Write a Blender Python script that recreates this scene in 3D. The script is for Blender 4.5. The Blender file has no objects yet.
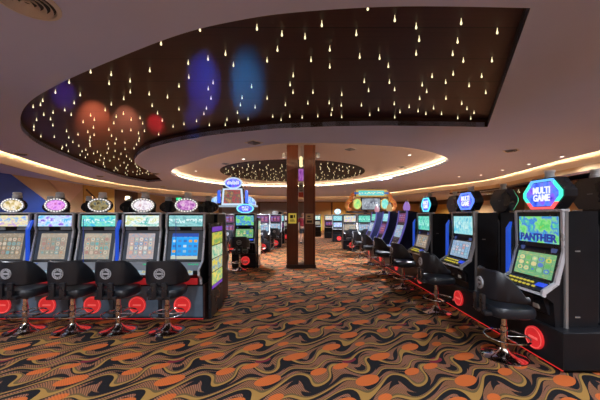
import bpy, bmesh, math, random
from mathutils import Vector, Matrix
from mathutils.geometry import intersect_point_tri_2d
PI = math.pi
S = bpy.context.scene
COL = S.collection
random.seed(7)

# ------------------------------------------------------------------ camera
F = 290.0                                    # focal length in pixels at 600 x 400
CAMZ = 1.55
cam = bpy.data.cameras.new('camera'); camo = bpy.data.objects.new('camera', cam)
COL.objects.link(camo); S.camera = camo
camo.location = (0, 0, CAMZ); camo.rotation_euler = (PI/2, 0, 0)
cam.sensor_width = 36; cam.lens = F*36/600; cam.shift_y = 16/600; cam.clip_start = .05; cam.clip_end = 100

S.view_settings.view_transform = 'Standard'; S.view_settings.look = 'None'
S.view_settings.gamma = 1; S.view_settings.exposure = 0.15; S.view_settings.use_curve_mapping = False
S.cycles.use_denoising = True
S.cycles.max_bounces = 7; S.cycles.diffuse_bounces = 4; S.cycles.glossy_bounces = 3
S.cycles.sample_clamp_indirect = 4.0
w = bpy.data.worlds.new('world'); S.world = w; w.use_nodes = True
w.node_tree.nodes['Background'].inputs[0].default_value = (.02, .02, .025, 1)

# ------------------------------------------------------------------ materials
MATS = {}
class NT:
    """small helper that writes shader nodes"""
    def __init__(s, name):
        s.m = bpy.data.materials.new(name); s.m.use_nodes = True
        s.t = s.m.node_tree; s.b = s.t.nodes['Principled BSDF']
    def n(s, typ, **kw):
        x = s.t.nodes.new(typ)
        for k, v in kw.items(): setattr(x, k, v)
        return x
    def put(s, sock, v):
        if isinstance(v, bpy.types.NodeSocket): s.t.links.new(v, sock)
        elif isinstance(v, (tuple, list)) and len(v) == 3 and sock.type == 'RGBA': sock.default_value = (*v, 1)
        else: sock.default_value = v
    def M(s, op, a, b=0.0, c=0.0):
        x = s.n('ShaderNodeMath', operation=op)
        for i, v in enumerate((a, b, c)): s.put(x.inputs[i], v)
        return x.outputs[0]
    def mix(s, f, a, b):
        x = s.n('ShaderNodeMix', data_type='RGBA')
        s.put(x.inputs[0], f); s.put(x.inputs[6], a); s.put(x.inputs[7], b)
        return x.outputs[2]
    def comb(s, a, b, c=0.0):
        x = s.n('ShaderNodeCombineXYZ')
        for i, v in enumerate((a, b, c)): s.put(x.inputs[i], v)
        return x.outputs[0]
    def sep(s, v):
        x = s.n('ShaderNodeSeparateXYZ'); s.put(x.inputs[0], v); return x.outputs
    def noise(s, vec, scale, detail=2, rough=.5, out=0):
        x = s.n('ShaderNodeTexNoise'); s.put(x.inputs['Vector'], vec)
        x.inputs['Scale'].default_value = scale; x.inputs['Detail'].default_value = detail; x.inputs['Roughness'].default_value = rough
        return x.outputs[out]
    def white(s, vec):
        x = s.n('ShaderNodeTexWhiteNoise', noise_dimensions='3D'); s.put(x.inputs[0], vec); return x.outputs[0]
    def ramp(s, f, cols, const=False):
        x = s.n('ShaderNodeValToRGB'); cr = x.color_ramp
        if const: cr.interpolation = 'CONSTANT'
        k = len(cols)
        while len(cr.elements) < k: cr.elements.new(.5)
        for i, c in enumerate(cols):
            cr.elements[i].position = i/k if const else i/(k-1)
            cr.elements[i].color = (*c, 1)
        s.put(x.inputs[0], f); return x.outputs[0]
    def pos(s): return s.n('ShaderNodeNewGeometry').outputs['Position']
    def obj(s): return s.n('ShaderNodeTexCoord').outputs['Object']
    def uv(s): return s.n('ShaderNodeUVMap').outputs[0]
    def set(s, **kw):
        names = dict(col='Base Color', rough='Roughness', metal='Metallic', emit='Emission Color', es='Emission Strength', spec='Specular IOR Level', coat='Coat Weight', trans='Transmission Weight', normal='Normal', alpha='Alpha')
        for k, v in kw.items(): s.put(s.b.inputs[names[k]], v)
        return s.m

def mat(name, col, rough=.5, metal=0, spec=.5, var=.0, scale=6, coat=0, bump=0):
    """plain surface with slight procedural unevenness of colour and gloss"""
    if name in MATS: return MATS[name]
    t = NT(name)
    nz = t.noise(t.obj(), scale, 3)
    a = tuple(c*(1-var) for c in col); b = tuple(min(1, c*(1+var)) for c in col)
    t.set(col=t.mix(nz, a, b), rough=t.M('ADD', rough-.04, t.M('MULTIPLY', nz, .08)), metal=metal, spec=spec, coat=coat)
    if bump:
        bp = t.n('ShaderNodeBump'); bp.inputs['Strength'].default_value = bump; bp.inputs['Distance'].default_value = .004
        t.put(bp.inputs['Height'], t.noise(t.obj(), scale*14, 3)); t.set(normal=bp.outputs[0])
    MATS[name] = t.m; return t.m
def glow(name, col, es, base=(.02, .02, .02)):
    if name in MATS: return MATS[name]
    t = NT(name); t.set(col=base, emit=col, es=es, rough=.3); MATS[name] = t.m; return t.m

def screen(name, style, pal, bg, es=1.0, cols=5, rows=3, seed=0.0):
    """lit game screens; u, v run 0..1 over the pane"""
    if name in MATS: return MATS[name]
    t = NT(name); u, v, _ = t.sep(t.uv())
    if style == 'reels':
        uu = t.M('MULTIPLY', t.M('SUBTRACT', u, .06), cols/.88); vv = t.M('MULTIPLY', t.M('SUBTRACT', v, .17), rows/.68)
        fu = t.M('SUBTRACT', t.M('FRACT', uu), .5); fv = t.M('SUBTRACT', t.M('FRACT', vv), .5)
        cell = t.comb(t.M('FLOOR', uu), t.M('FLOOR', vv), seed)
        d = t.M('SQRT', t.M('ADD', t.M('MULTIPLY', fu, fu), t.M('MULTIPLY', fv, fv)))
        wob = t.M('MULTIPLY', t.noise(t.comb(t.M('MULTIPLY', u, 40), t.M('MULTIPLY', v, 26), seed), 1.0, 1), .3)
        dd = t.M('ADD', d, t.M('SUBTRACT', wob, .15))
        c1 = t.ramp(t.white(cell), pal, True)
        c2 = t.ramp(t.white(t.comb(t.M('FLOOR', vv), t.M('FLOOR', uu), seed+3.3)), pal[::-1], True)
        inside = t.M('MULTIPLY', t.M('MULTIPLY', t.M('GREATER_THAN', u, .06), t.M('LESS_THAN', u, .94)), t.M('MULTIPLY', t.M('GREATER_THAN', v, .17), t.M('LESS_THAN', v, .85)))
        c = t.mix(t.M('LESS_THAN', dd, .4), bg, c1)
        c = t.mix(t.M('LESS_THAN', dd, .2), c, c2)
        c = t.mix(t.M('GREATER_THAN', t.M('ABSOLUTE', fu), .47), c, tuple(x*.25 for x in bg))
        art = t.ramp(t.noise(t.comb(t.M('MULTIPLY', u, 9), t.M('MULTIPLY', v, 14), seed+9), 1.0, 3), [tuple(x*.3 for x in bg), pal[0], bg, pal[1], pal[-1]])
        c = t.mix(inside, art, c)
    elif style == 'menu':
        uu = t.M('MULTIPLY', u, cols); vv = t.M('MULTIPLY', v, rows)
        fu = t.M('ABSOLUTE', t.M('SUBTRACT', t.M('FRACT', uu), .5)); fv = t.M('ABSOLUTE', t.M('SUBTRACT', t.M('FRACT', vv), .5))
        ic = t.M('MULTIPLY', t.M('LESS_THAN', fu, .3), t.M('LESS_THAN', fv, .24))
        c1 = t.ramp(t.white(t.comb(t.M('FLOOR', uu), t.M('FLOOR', vv), seed)), pal, True)
        c = t.mix(ic, t.mix(v, bg, tuple(min(1, x*1.25) for x in bg)), c1)
        c = t.mix(t.M('GREATER_THAN', v, .86), c, (.03, .09, .42))
        c = t.mix(t.M('LESS_THAN', v, .12), c, (.55, .6, .5))
    else:
        k = 1.0
        nz = t.noise(t.comb(t.M('MULTIPLY', u, 4.2), t.M('MULTIPLY', v, 2.2), seed), 1.0, 3, .55)
        nz = t.M('ADD', t.M('MULTIPLY', t.M('SUBTRACT', nz, .5), 2.0), .5)
        c = t.ramp(nz, pal)
        if style == 'title':           # a pale scrawl of unreadable title art across the middle
            band = t.M('SUBTRACT', 1.0, t.M('MULTIPLY', t.M('ABSOLUTE', t.M('SUBTRACT', v, .5)), 3.6))
            sc = t.noise(t.comb(t.M('MULTIPLY', u, 17), t.M('MULTIPLY', v, 4), seed+5), 1.0, 2)
            c = t.mix(t.M('MULTIPLY', t.M('MULTIPLY', t.M('GREATER_THAN', sc, .54), t.M('GREATER_THAN', band, .3)), .85), c, bg)
    t.set(col=(.01, .01, .012), rough=.12, emit=c, es=es)
    MATS[name] = t.m; return t.m

def carpet():
    t = NT('patterned_carpet'); x, y, _ = t.sep(t.pos())
    PX, PY = .93, 1.04
    nz = t.noise(t.pos(), 3.0, 2)
    xs = t.M('DIVIDE', x, PX); ys = t.M('DIVIDE', y, PY)
    xp = t.M('MULTIPLY', xs, 2*PI); yp = t.M('MULTIPLY', ys, 2*PI)
    wv = t.M('SINE', t.M('ADD', t.M('MULTIPLY', xp, 2.0), t.M('MULTIPLY', t.M('SINE', t.M('ADD', yp, .6)), 1.1)))
    w2 = t.M('SINE', t.M('ADD', t.M('SUBTRACT', xp, t.M('MULTIPLY', yp, 2.0)), .9))
    u = t.M('ADD', t.M('SUBTRACT', t.M('MULTIPLY', ys, 5.0), t.M('MULTIPLY', xs, 2.0)), t.M('ADD', t.M('MULTIPLY', wv, .42), t.M('MULTIPLY', w2, .26)))
    f = t.M('FRACT', u)
    ochre, brown, mauve, black, orange, red = (.23, .125, .033), (.19, .080, .036), (.205, .084, .048), (.008, .007, .008), (.39, .088, .02), (.12, .012, .022)
    m1 = t.M('SINE', t.M('ADD', t.M('ADD', xp, t.M('MULTIPLY', yp, 1.0)), .4))
    m2 = t.M('SINE', t.M('ADD', t.M('SUBTRACT', t.M('MULTIPLY', xp, 2.0), t.M('MULTIPLY', yp, 3.0)), 2.0))
    st = t.M('SINE', t.M('MULTIPLY', t.M('ADD', t.M('ADD', x, t.M('MULTIPLY', y, .5)), t.M('MULTIPLY', f, .05)), 2*PI/.022))
    br = t.mix(t.M('GREATER_THAN', t.M('SINE', t.M('ADD', xp, t.M('MULTIPLY', yp, 2.0))), 0.0), brown, mauve)
    br = t.mix(t.M('MULTIPLY', t.M('GREATER_THAN', st, .1), .8), br, (.05, .026, .018))
    olw = t.M('ADD', .15, t.M('MULTIPLY', m2, .05))
    c = t.mix(t.M('GREATER_THAN', f, olw), ochre, br)
    c = t.mix(t.M('GREATER_THAN', f, t.M('ADD', .76, t.M('MULTIPLY', m1, .20))), c, black)
    lens = t.M('LESS_THAN', t.M('ABSOLUTE', t.M('SUBTRACT', f, .47)), t.M('ADD', .055, t.M('MULTIPLY', m2, .11)))
    c = t.mix(t.M('MULTIPLY', t.M('GREATER_THAN', f, olw), t.M('LESS_THAN', f, t.M('ADD', olw, .09))), c, (.085, .055, .022))
    c = t.mix(lens, c, black)
    def blob(cx, cy, rx, ry):
        fx = t.M('SUBTRACT', t.M('FRACT', t.M('ADD', xs, cx)), .5); fy = t.M('SUBTRACT', t.M('FRACT', t.M('ADD', ys, cy)), .5)
        fy = t.M('SUBTRACT', fy, t.M('MULTIPLY', fx, .35))
        a = t.M('DIVIDE', fx, rx); b = t.M('DIVIDE', fy, ry)
        return t.M('LESS_THAN', t.M('ADD', t.M('MULTIPLY', a, a), t.M('MULTIPLY', b, b)), t.M('ADD', .55, t.M('MULTIPLY', nz, .9)))
    keep = t.M('GREATER_THAN', f, t.M('ADD', olw, .02))
    og = t.mix(t.M('MULTIPLY', t.M('GREATER_THAN', st, .15), .4), orange, (.20, .05, .015))
    for cx, cy, rx, ry in ((.1, .2, .12, .075), (.55, .42, .14, .07), (.3, .72, .09, .06), (.82, .87, .13, .08), (.72, .12, .07, .05), (.05, .62, .09, .05)):
        c = t.mix(blob(cx, cy, rx, ry), c, og)
    c = t.mix(t.M('MULTIPLY', blob(.93, .5, .085, .05), keep), c, red)
    bp = t.n('ShaderNodeBump'); bp.inputs['Strength'].default_value = .35; bp.inputs['Distance'].default_value = .006
    t.put(bp.inputs['Height'], t.noise(t.pos(), 160, 2))
    return t.set(col=c, rough=.95, spec=.1, normal=bp.outputs[0])

def plank(name, a, b, rough, wide, axis='x', coat=0.0):
    """dark boards with grain and fine joints"""
    t = NT(name); x, y, z = t.sep(t.pos())
    p, q = (x, y) if axis == 'x' else (z, x)
    k = t.M('DIVIDE', q, wide)
    idn = t.white(t.comb(t.M('FLOOR', k), 0.0, 1.0))
    gr = t.noise(t.comb(t.M('MULTIPLY', p, 1.2), t.M('MULTIPLY', q, 30), t.M('MULTIPLY', idn, 20)), 1.0, 3, .6)
    c = t.mix(gr, a, b)
    c = t.mix(t.M('MULTIPLY', idn, .35), c, tuple(v*.45 for v in a))
    c = t.mix(t.M('LESS_THAN', t.M('FRACT', k), .03), c, tuple(v*.15 for v in a))
    return t.set(col=c, rough=rough, coat=coat, spec=.25)

BLACK = mat('black_cabinet', (.007, .0075, .010), .35, spec=.32, var=.3)
SATIN = mat('black_satin', (.012, .013, .017), .28, var=.3)
VINYL = mat('black_vinyl', (.008, .010, .015), .40, var=.3, bump=.15)
CHROME = mat('chrome', (.82, .80, .78), .1, 1.0, var=.05)
SILVER = mat('silver_trim', (.56, .58, .63), .28, .3, var=.1)
STEEL = mat('dull_steel', (.28, .27, .27), .32, .5, var=.1)
WHITEP = mat('white_plastic', (.75, .76, .78), .35, var=.05)
EMBLEM = mat('grey_emblem', (.42, .44, .48), .5, var=.1)
NAVY = mat('dark_navy_laminate', (.025, .038, .058), .24, var=.3)
GREY = mat('grey_panel', (.16, .18, .21), .35, var=.15)
BLUEFIN = glow('blue_edge', (.02, .10, .75), .55, (.01, .04, .3))
REDGLOW = glow('red_lamp', (1, .03, .035), .42, (.4, .02, .02))
REDDARK = glow('red_lamp_print', (1, .15, .12), .55, (.5, .1, .1))
REDSTRIP = glow('red_strip', (1, .03, .03), .7)
REDSOFT = glow('red_strip_soft', (1, .03, .03), .5)
BTN = glow('button_white', (.7, .75, .7), .5)
BTNY = glow('button_yellow', (.75, .62, .06), .7)
BTNG = glow('button_green', (.04, .62, .28), .7)
BULB = glow('bulb_white', (1, .97, .93), 1.15)
BEACON = mat('beacon_white', (.66, .70, .72), .3, var=.05)
COVE = glow('cove_led', (1, .70, .38), 95)
COVEIN = glow('cove_led_soft', (1, .68, .36), 25)
DROPM = glow('drop_glow', (1, .86, .48), 1.6)

# ------------------------------------------------------------------ mesh helpers
class MB:
    def __init__(s): s.bm = bmesh.new(); s.uv = s.bm.loops.layers.uv.new('UVMap')
    def box(s, x0, x1, y0, y1, z0, z1, bev=0.0, seg=2, mtx=None):
        r = bmesh.ops.create_cube(s.bm, size=1.0)
        vs = r['verts']
        for v in vs:
            v.co = Vector((x0+(v.co.x+.5)*(x1-x0), y0+(v.co.y+.5)*(y1-y0), z0+(v.co.z+.5)*(z1-z0)))
        if bev:
            es = list({e for v in vs for e in v.link_edges})
            o = bmesh.ops.bevel(s.bm, geom=es, offset=bev, segments=seg, affect='EDGES', profile=.6)
            vs = list({v for f in o['faces'] for v in f.verts} | {v for v in vs if v.is_valid})
        if mtx: bmesh.ops.transform(s.bm, matrix=mtx, verts=vs)
        return s
    def prism(s, prof, a0, a1, axis='x', holes=None):
        """profile extruded: axis x takes (y,z); axis y takes (x,z); axis z takes (x,y)"""
        f = {'x': lambda p, a: (a, p[0], p[1]), 'y': lambda p, a: (p[0], a, p[1]), 'z': lambda p, a: (p[0], p[1], a)}[axis]
        A = [s.bm.verts.new(f(p, a0)) for p in prof]; B = [s.bm.verts.new(f(p, a1)) for p in prof]
        n = len(prof)
        s.bm.faces.new(A); s.bm.faces.new(B[::-1])
        for i in range(n):
            s.bm.faces.new((A[i], B[i], B[(i+1) % n], A[(i+1) % n]))
        return s
    def ring(s, outer, inner, a0, a1, axis='y'):
        """flat frame between two outlines of equal count, with thickness"""
        f = {'x': lambda p, a: (a, p[0], p[1]), 'y': lambda p, a: (p[0], a, p[1]), 'z': lambda p, a: (p[0], p[1], a)}[axis]
        n = len(outer)
        L = [[s.bm.verts.new(f(p, a)) for p in o] for o, a in ((outer, a0), (inner, a0), (inner, a1), (outer, a1))]
        for i in range(n):
            j = (i+1) % n
            for k in range(4):
                a, b = L[k], L[(k+1) % 4]
                s.bm.faces.new((a[i], a[j], b[j], b[i]))
        return s
    def lathe(s, prof, seg=20, c=(0, 0, 0)):
        rows = []
        for r, z in prof:
            if r < 1e-5: rows.append([s.bm.verts.new((c[0], c[1], c[2]+z))])
            else: rows.append([s.bm.verts.new((c[0]+r*math.cos(2*PI*i/seg), c[1]+r*math.sin(2*PI*i/seg), c[2]+z)) for i in range(seg)])
        for a, b in zip(rows, rows[1:]):
            for i in range(seg):
                j = (i+1) % seg
                if len(a) == 1 and len(b) == 1: continue
                if len(a) == 1: s.bm.faces.new((a[0], b[j], b[i]))
                elif len(b) == 1: s.bm.faces.new((a[i], a[j], b[0]))
                else: s.bm.faces.new((a[i], a[j], b[j], b[i]))
        return s
    def tube(s, pts, r, seg=8, closed=False):
        P = [Vector(p) for p in pts]; n = len(P); rows = []
        up = Vector((0, 0, 1))
        for i, p in enumerate(P):
            if closed: d = P[(i+1) % n]-P[i-1]
            else: d = P[min(i+1, n-1)]-P[max(i-1, 0)]
            d.normalize()
            a = d.cross(up if abs(d.z) < .95 else Vector((1, 0, 0))); a.normalize(); b = a.cross(d)
            rr = r[i] if isinstance(r, (list, tuple)) else r
            rows.append([s.bm.verts.new(p+a*rr*math.cos(2*PI*k/seg)+b*rr*math.sin(2*PI*k/seg)) for k in range(seg)])
        m = n if closed else n-1
        for i in range(m):
            A, B = rows[i], rows[(i+1) % n]
            for k in range(seg):
                l = (k+1) % seg
                s.bm.faces.new((A[k], A[l], B[l], B[k]))
        if not closed: s.bm.faces.new(rows[0][::-1]); s.bm.faces.new(rows[-1])
        return s
    def pane(s, bl, br, tr, tl, th=.006):
        """thin lit pane with 0..1 coordinates on its front"""
        P = [Vector(p) for p in (bl, br, tr, tl)]
        nrm = (P[1]-P[0]).cross(P[3]-P[0]).normalized()
        A = [s.bm.verts.new(p) for p in P]; B = [s.bm.verts.new(p-nrm*th) for p in P]
        f = s.bm.faces.new(A)
        for l, c in zip(f.loops, ((0, 0), (1, 0), (1, 1), (0, 1))): l[s.uv].uv = c
        s.bm.faces.new(B[::-1])
        for i in range(4):
            j = (i+1) % 4; s.bm.faces.new((A[i], B[i], B[j], A[j]))
        return s
    def plate(s, outline, y0, y1):
        """flat sign face (x,z outline) facing -y with 0..1 coordinates over its box"""
        xs = [p[0] for p in outline]; zs = [p[1] for p in outline]
        A = [s.bm.verts.new((p[0], y0, p[1])) for p in outline]; B = [s.bm.verts.new((p[0], y1, p[1])) for p in outline]
        f = s.bm.faces.new(A)
        for l, p in zip(f.loops, outline):
            l[s.uv].uv = ((p[0]-min(xs))/(max(xs)-min(xs)), (p[1]-min(zs))/(max(zs)-min(zs)))
        s.bm.faces.new(B[::-1]); n = len(outline)
        for i in range(n):
            j = (i+1) % n; s.bm.faces.new((A[i], B[i], B[j], A[j]))
        return s
    def ball(s, c, r, u=10, v=6, sc=(1, 1, 1)):
        m = Matrix.Translation(c) @ Matrix.Diagonal((sc[0], sc[1], sc[2], 1))
        bmesh.ops.create_uvsphere(s.bm, u_segments=u, v_segments=v, radius=r, matrix=m); return s
    def make(s, name, m, parent=None, smooth=False, loc=None):
        bmesh.ops.recalc_face_normals(s.bm, faces=s.bm.faces)
        me = bpy.data.meshes.new(name); s.bm.to_mesh(me); s.bm.free()
        me.materials.append(m)
        if smooth:
            me.polygons.foreach_set('use_smooth', [True]*len(me.polygons))
            me.set_sharp_from_angle(angle=math.radians(38))
        o = bpy.data.objects.new(name, me); COL.objects.link(o)
        if parent: o.parent = parent
        if loc: o.location = loc
        return o

def tag(o, label, cat, group=None, kind=None):
    o['label'] = label; o['category'] = cat
    if group: o['group'] = group
    if kind: o['kind'] = kind
    return o
def thing(name, label, cat, loc=(0, 0, 0), rz=0, group=None):
    o = bpy.data.objects.new(name, None); COL.objects.link(o); o.empty_display_size = .2
    o.location = loc; o.rotation_euler = (0, 0, rz)
    return tag(o, label, cat, group)
def struct(o): o['kind'] = 'structure'; return o
def copy_tree(o, parent=None):
    c = o.copy(); COL.objects.link(c)
    if parent: c.parent = parent
    for ch in list(o.children): copy_tree(ch, c)
    return c
def oval(rx, rz, cz=0, n=28, cx=0): return [(cx+rx*math.cos(2*PI*i/n), cz+rz*math.sin(2*PI*i/n)) for i in range(n)]
def hexa(w, h, cz, cut=.55, cx=0):
    """long hexagon with blunt points left and right: straight top and bottom, short uprights"""
    a, b = w/2, h/2
    return [(cx-a, cz-b*.18), (cx-a*cut, cz-b), (cx+a*cut, cz-b), (cx+a, cz-b*.18), (cx+a, cz+b*.18), (cx+a*cut, cz+b), (cx-a*cut, cz+b), (cx-a, cz+b*.18)]
def text(name, body, size, m, parent, loc, ext=.002, rot=(PI/2, 0, 0), bold=.0, sx=1.0):
    c = bpy.data.curves.new(name, 'FONT'); c.body = body; c.size = size; c.extrude = ext; c.offset = bold
    c.align_x = 'CENTER'; c.align_y = 'CENTER'; c.resolution_u = 3; c.space_line = .82
    tmp = bpy.data.objects.new(name, c); COL.objects.link(tmp)
    dg = bpy.context.evaluated_depsgraph_get()
    me = bpy.data.meshes.new_from_object(tmp.evaluated_get(dg))
    bpy.data.objects.remove(tmp)
    me.materials.clear(); me.materials.append(m)
    o = bpy.data.objects.new(name, me); COL.objects.link(o)
    if parent: o.parent = parent
    o.location = loc; o.rotation_euler = rot; o.scale = (sx, 1, 1)
    return o
def flat(name, loops, z0, z1, m):
    """slab in plan with holes: first loop outer, the rest holes"""
    c = bpy.data.curves.new(name, 'CURVE'); c.dimensions = '2D'; c.fill_mode = 'BOTH'; c.extrude = (z1-z0)/2
    for lp in loops:
        sp = c.splines.new('POLY'); sp.points.add(len(lp)-1)
        for p, q in zip(sp.points, lp): p.co = (q[0], q[1], 0, 1)
        sp.use_cyclic_u = True
    tmp = bpy.data.objects.new(name, c); COL.objects.link(tmp)
    dg = bpy.context.evaluated_depsgraph_get()
    me = bpy.data.meshes.new_from_object(tmp.evaluated_get(dg)); bpy.data.objects.remove(tmp)
    me.materials.clear(); me.materials.append(m)
    me.transform(Matrix.Translation((0, 0, (z0+z1)/2)))
    o = bpy.data.objects.new(name, me); COL.objects.link(o); return o
def spline(pts, n=8, closed=False):
    P = [Vector(p) for p in pts]; out = []; k = len(P)
    for i in range(k if closed else k-1):
        a, b, c, d = (P[(i-1) % k], P[i], P[(i+1) % k], P[(i+2) % k]) if closed else (P[max(i-1, 0)], P[i], P[i+1], P[min(i+2, k-1)])
        for j in range(n):
            t = j/n
            out.append(.5*((2*b)+(c-a)*t+(2*a-5*b+4*c-d)*t*t+(3*b-a-3*c+d)*t**3))
    if not closed: out.append(P[-1])
    return [tuple(p) for p in out]
def offset(lp, d):
    """closed loop moved outwards by d"""
    n = len(lp); area = sum(lp[i][0]*lp[(i+1) % n][1]-lp[(i+1) % n][0]*lp[i][1] for i in range(n)); sg = 1 if area > 0 else -1
    out = []
    for i in range(n):
        a, b = Vector(lp[i-1]), Vector(lp[(i+1) % n]); t = (b-a).normalized()
        out.append((lp[i][0]+t.y*d*sg, lp[i][1]-t.x*d*sg))
    return out
def inside(p, lp):
    r = False; n = len(lp)
    for i in range(n):
        (x1, y1), (x2, y2) = lp[i], lp[(i+1) % n]
        if (y1 > p[1]) != (y2 > p[1]) and p[0] < (x2-x1)*(p[1]-y1)/(y2-y1)+x1: r = not r
    return r

# ------------------------------------------------------------------ the room
H = 3.40
HC = .26                                     # rise of the round coffer above the lowered ceiling
X0, X1, Y0, Y1, ZT = -11.0, 14.0, -3.0, 32.0, 3.72
struct(MB().box(X0, X1, Y0, Y1, -.1, 0).make('floor', carpet()))
PLASTER = mat('mauve_plaster', (.53, .61, .93), .75, var=.03, scale=1.5)
UPPERP = mat('cream_plaster', (.66, .60, .58), .8, var=.03, scale=1.5)
DARKRIM = mat('dark_brown_rim', (.04, .014, .012), .4, var=.2)
TAN = mat('tan_paint', (.46, .30, .15), .6, var=.08, scale=2)
OCHRE = mat('ochre_paint', (.55, .36, .10), .6, var=.08, scale=2)
BEIGE = mat('beige_panel', (.52, .40, .28), .6, var=.08, scale=2)
BROWNW = mat('brown_wall', (.10, .06, .045), .6, var=.2, scale=2)
SLATE = mat('slate_wall', (.16, .17, .22), .6, var=.1, scale=2)
BLUEW = mat('blue_panel', (.025, .09, .55), .45, var=.15, scale=2)

outer_edge = spline([(8.4, -2.5), (8.45, 4), (8.5, 8.4), (9.1, 12), (9.5, 15), (8.6, 18), (7.4, 22), (5.5, 25.8), (1.7, 27.6), (-2.6, 26.8), (-7.4, 23.2), (-9.9, 19.2), (-10.3, 14.9), (-9.4, 10.95), (-8.5, 8.2), (-7.9, 5), (-7.7, 1), (-7.7, -2.5)], 6)
crescent_out = spline([(2.05, 2.58), (.9, 2.56), (0, 2.63), (-.57, 2.74), (-1.21, 2.95), (-2.1, 3.38), (-3.3, 4.02), (-4.45, 4.75), (-5.4, 5.6), (-6.24, 6.6), (-7.0, 8.13), (-8.04, 11.6), (-8.5, 14.0), (-8.35, 15.8)], 6)
crescent_in = spline([(-7.3, 15.4), (-6.75, 13.8), (-6.3, 12.2), (-5.92, 10.6), (-5.35, 9.4), (-4.08, 7.89), (-2.34, 6.79), (-.86, 6.24), (0, 6.06), (1.64, 5.94), (3.9, 6.03)], 6)
crescent = crescent_out+crescent_in
hole = spline([(0, 7.35), (1.6, 7.5), (3.31, 8.05), (4.75, 9.35), (5.15, 10.7), (4.75, 13.5), (3.4, 16.6), (1.0, 18.6), (-2.0, 18.9), (-4.6, 17.7), (-5.75, 15.4), (-5.75, 13.1), (-4.9, 11.3), (-3.9, 10.2), (-2.43, 8.65), (-1.06, 7.65)], 6, True)
struct(flat('ceiling', [outer_edge, crescent, hole], H, H+.10, PLASTER))
# dark recess over the front of the hall
STARP = plank('dark_ceiling_boards', (.028, .008, .010), (.062, .020, .020), .5, .62, 'x')
struct(flat('ceiling_star_recess', [offset(crescent, .05)], H+.17, H+.21, STARP))
struct(MB().ring(offset(crescent, .03), crescent, H+.002, H+.175, 'z').make('trim_1', DARKRIM))
# round raised coffer
struct(flat('ceiling_coffer', [offset(hole, .66)], H+HC, H+HC+.04, UPPERP))
struct(MB().ring(offset(hole, .66), offset(hole, .62), H+.10, H+HC+.005, 'z').make('trim_2', UPPERP))
star_round = [(-.35+3.45*math.cos(a*2*PI/48), 14.2+3.4*math.sin(a*2*PI/48)) for a in range(48)]
struct(flat('ceiling_star_disc', [star_round], H+HC-.025, H+HC+.005, plank('dark_disc_boards', (.022, .014, .016), (.05, .034, .034), .75, .8)))
# upper ceiling over the edges of the hall
struct(MB().box(X0, X1, Y0, Y1, ZT, ZT+.1).make('ceiling_upper', UPPERP))
def cove(name, lp, closed, z, label, m=COVE):
    return tag(MB().tube([(p[0], p[1], z) for p in lp], .02, 5, closed).make(name, m), label, 'light', kind='structure')
cove('cove_light', offset(hole, .10)[::2], True, H+.125, 'warm light strip on the ledge around the round ceiling coffer', COVEIN)
cove('cove_light', [(p[0]*.988, 13+(p[1]-13)*.988) for p in outer_edge][::2], False, H+.14, 'warm light strip along the outer edge of the lowered ceiling')
# walls
struct(MB().box(X0-.1, X0, Y0, Y1, 0, ZT).make('wall_left', BEIGE))
struct(MB().box(X1, X1+.1, Y0, Y1, 0, ZT).make('wall_right', BROWNW))
struct(MB().box(X0-.1, X1+.1, Y1, Y1+.1, 0, ZT).make('wall_back', BROWNW))
struct(MB().box(X0-.1, X1+.1, Y0-.1, Y0, 0, ZT).make('wall_front', BEIGE))
# coloured facets on the left wall
def facet(name, pts, m, x=X0):
    return struct(MB().prism(pts, x, x+.04, 'x').make(name, m))
facet('trim_3', [(2, 0), (14.2, 0), (14.0, 1.3), (12.3, 2.35), (11.0, 3.13), (2, 3.13)], BLUEW)
facet('trim_4', [(14.7, 0), (17.1, 0), (17.1, 3.13), (14.7, 3.13)], OCHRE)
facet('trim_5', [(17.2, 0), (19.6, 0), (19.6, 3.13), (17.2, 3.13)], BROWNW)
facet('trim_6', [(24.5, 0), (31.8, 0), (31.8, 3.13), (24.5, 3.13)], SLATE)
struct(MB().prism([(12.6, 3.13), (13.8, 2.2), (14.6, 2.9), (14.6, 3.13)], X0, X0+.05, 'x').make('trim_21', mat('pale_facet', (.60, .44, .36), .6, var=.05)))
t = thing('handrail', 'dark diagonal handrail against the ochre wall panel at the far left', 'handrail', (X0+.1, 15.5, 0))
MB().tube([(0, -.7, 2.9), (0, .6, 2.1), (0, .6, 0)], .04).make('rail', BROWNW, t, True)
# back wall panels
for k, (a, b, z0, z1, m) in enumerate(((-10.9, -9, 0, 3.0, OCHRE), (-8.6, -4.6, 0, 3.1, SLATE), (-4.4, .6, 0, 3.0, SLATE), (1.0, 3.4, 0, 3.05, TAN), (3.6, 7.0, 0, 3.05, OCHRE), (7.4, 13.5, 0, 2.9, TAN))):
    struct(MB().box(a, b, Y1-.06, Y1, z0, z1).make('trim_%d' % (7+k), m))
# bulkhead round the lowered ceiling, lit from the slot above it, and the lower ceiling beyond
ZB = 3.13
BULK = mat('cream_bulkhead', (.66, .55, .42), .7, var=.04, scale=1.5)
bulk_in, bulk_out = offset(outer_edge, .30), offset(outer_edge, .36)
struct(MB().ring(bulk_out, bulk_in, ZB, ZT, 'z').make('trim_13', BULK))
struct(flat('ceiling_outer', [[(X0, Y0-.3), (X1, Y0-.3), (X1, Y1), (X0, Y1)], offset(outer_edge, .34)], ZB, ZB+.04, PLASTER))
rsec = [i for i, p in enumerate(outer_edge) if p[0] > 8 and p[1] < 18]
def strip(i0, i1, z0, z1, d0, d1, m, name):
    b = MB(); a, c = offset(outer_edge, d0), offset(outer_edge, d1); ids = [i for i in rsec]
    b.prism([a[i] for i in ids]+[c[i] for i in ids[::-1]], z0, z1, 'z'); return struct(b.make(name, m))
strip(0, 0, 2.95, ZB+.02, .302, .37, TAN, 'trim_14')
strip(0, 0, 2.88, 2.95, .27, .40, DARKRIM, 'trim_20')
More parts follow.
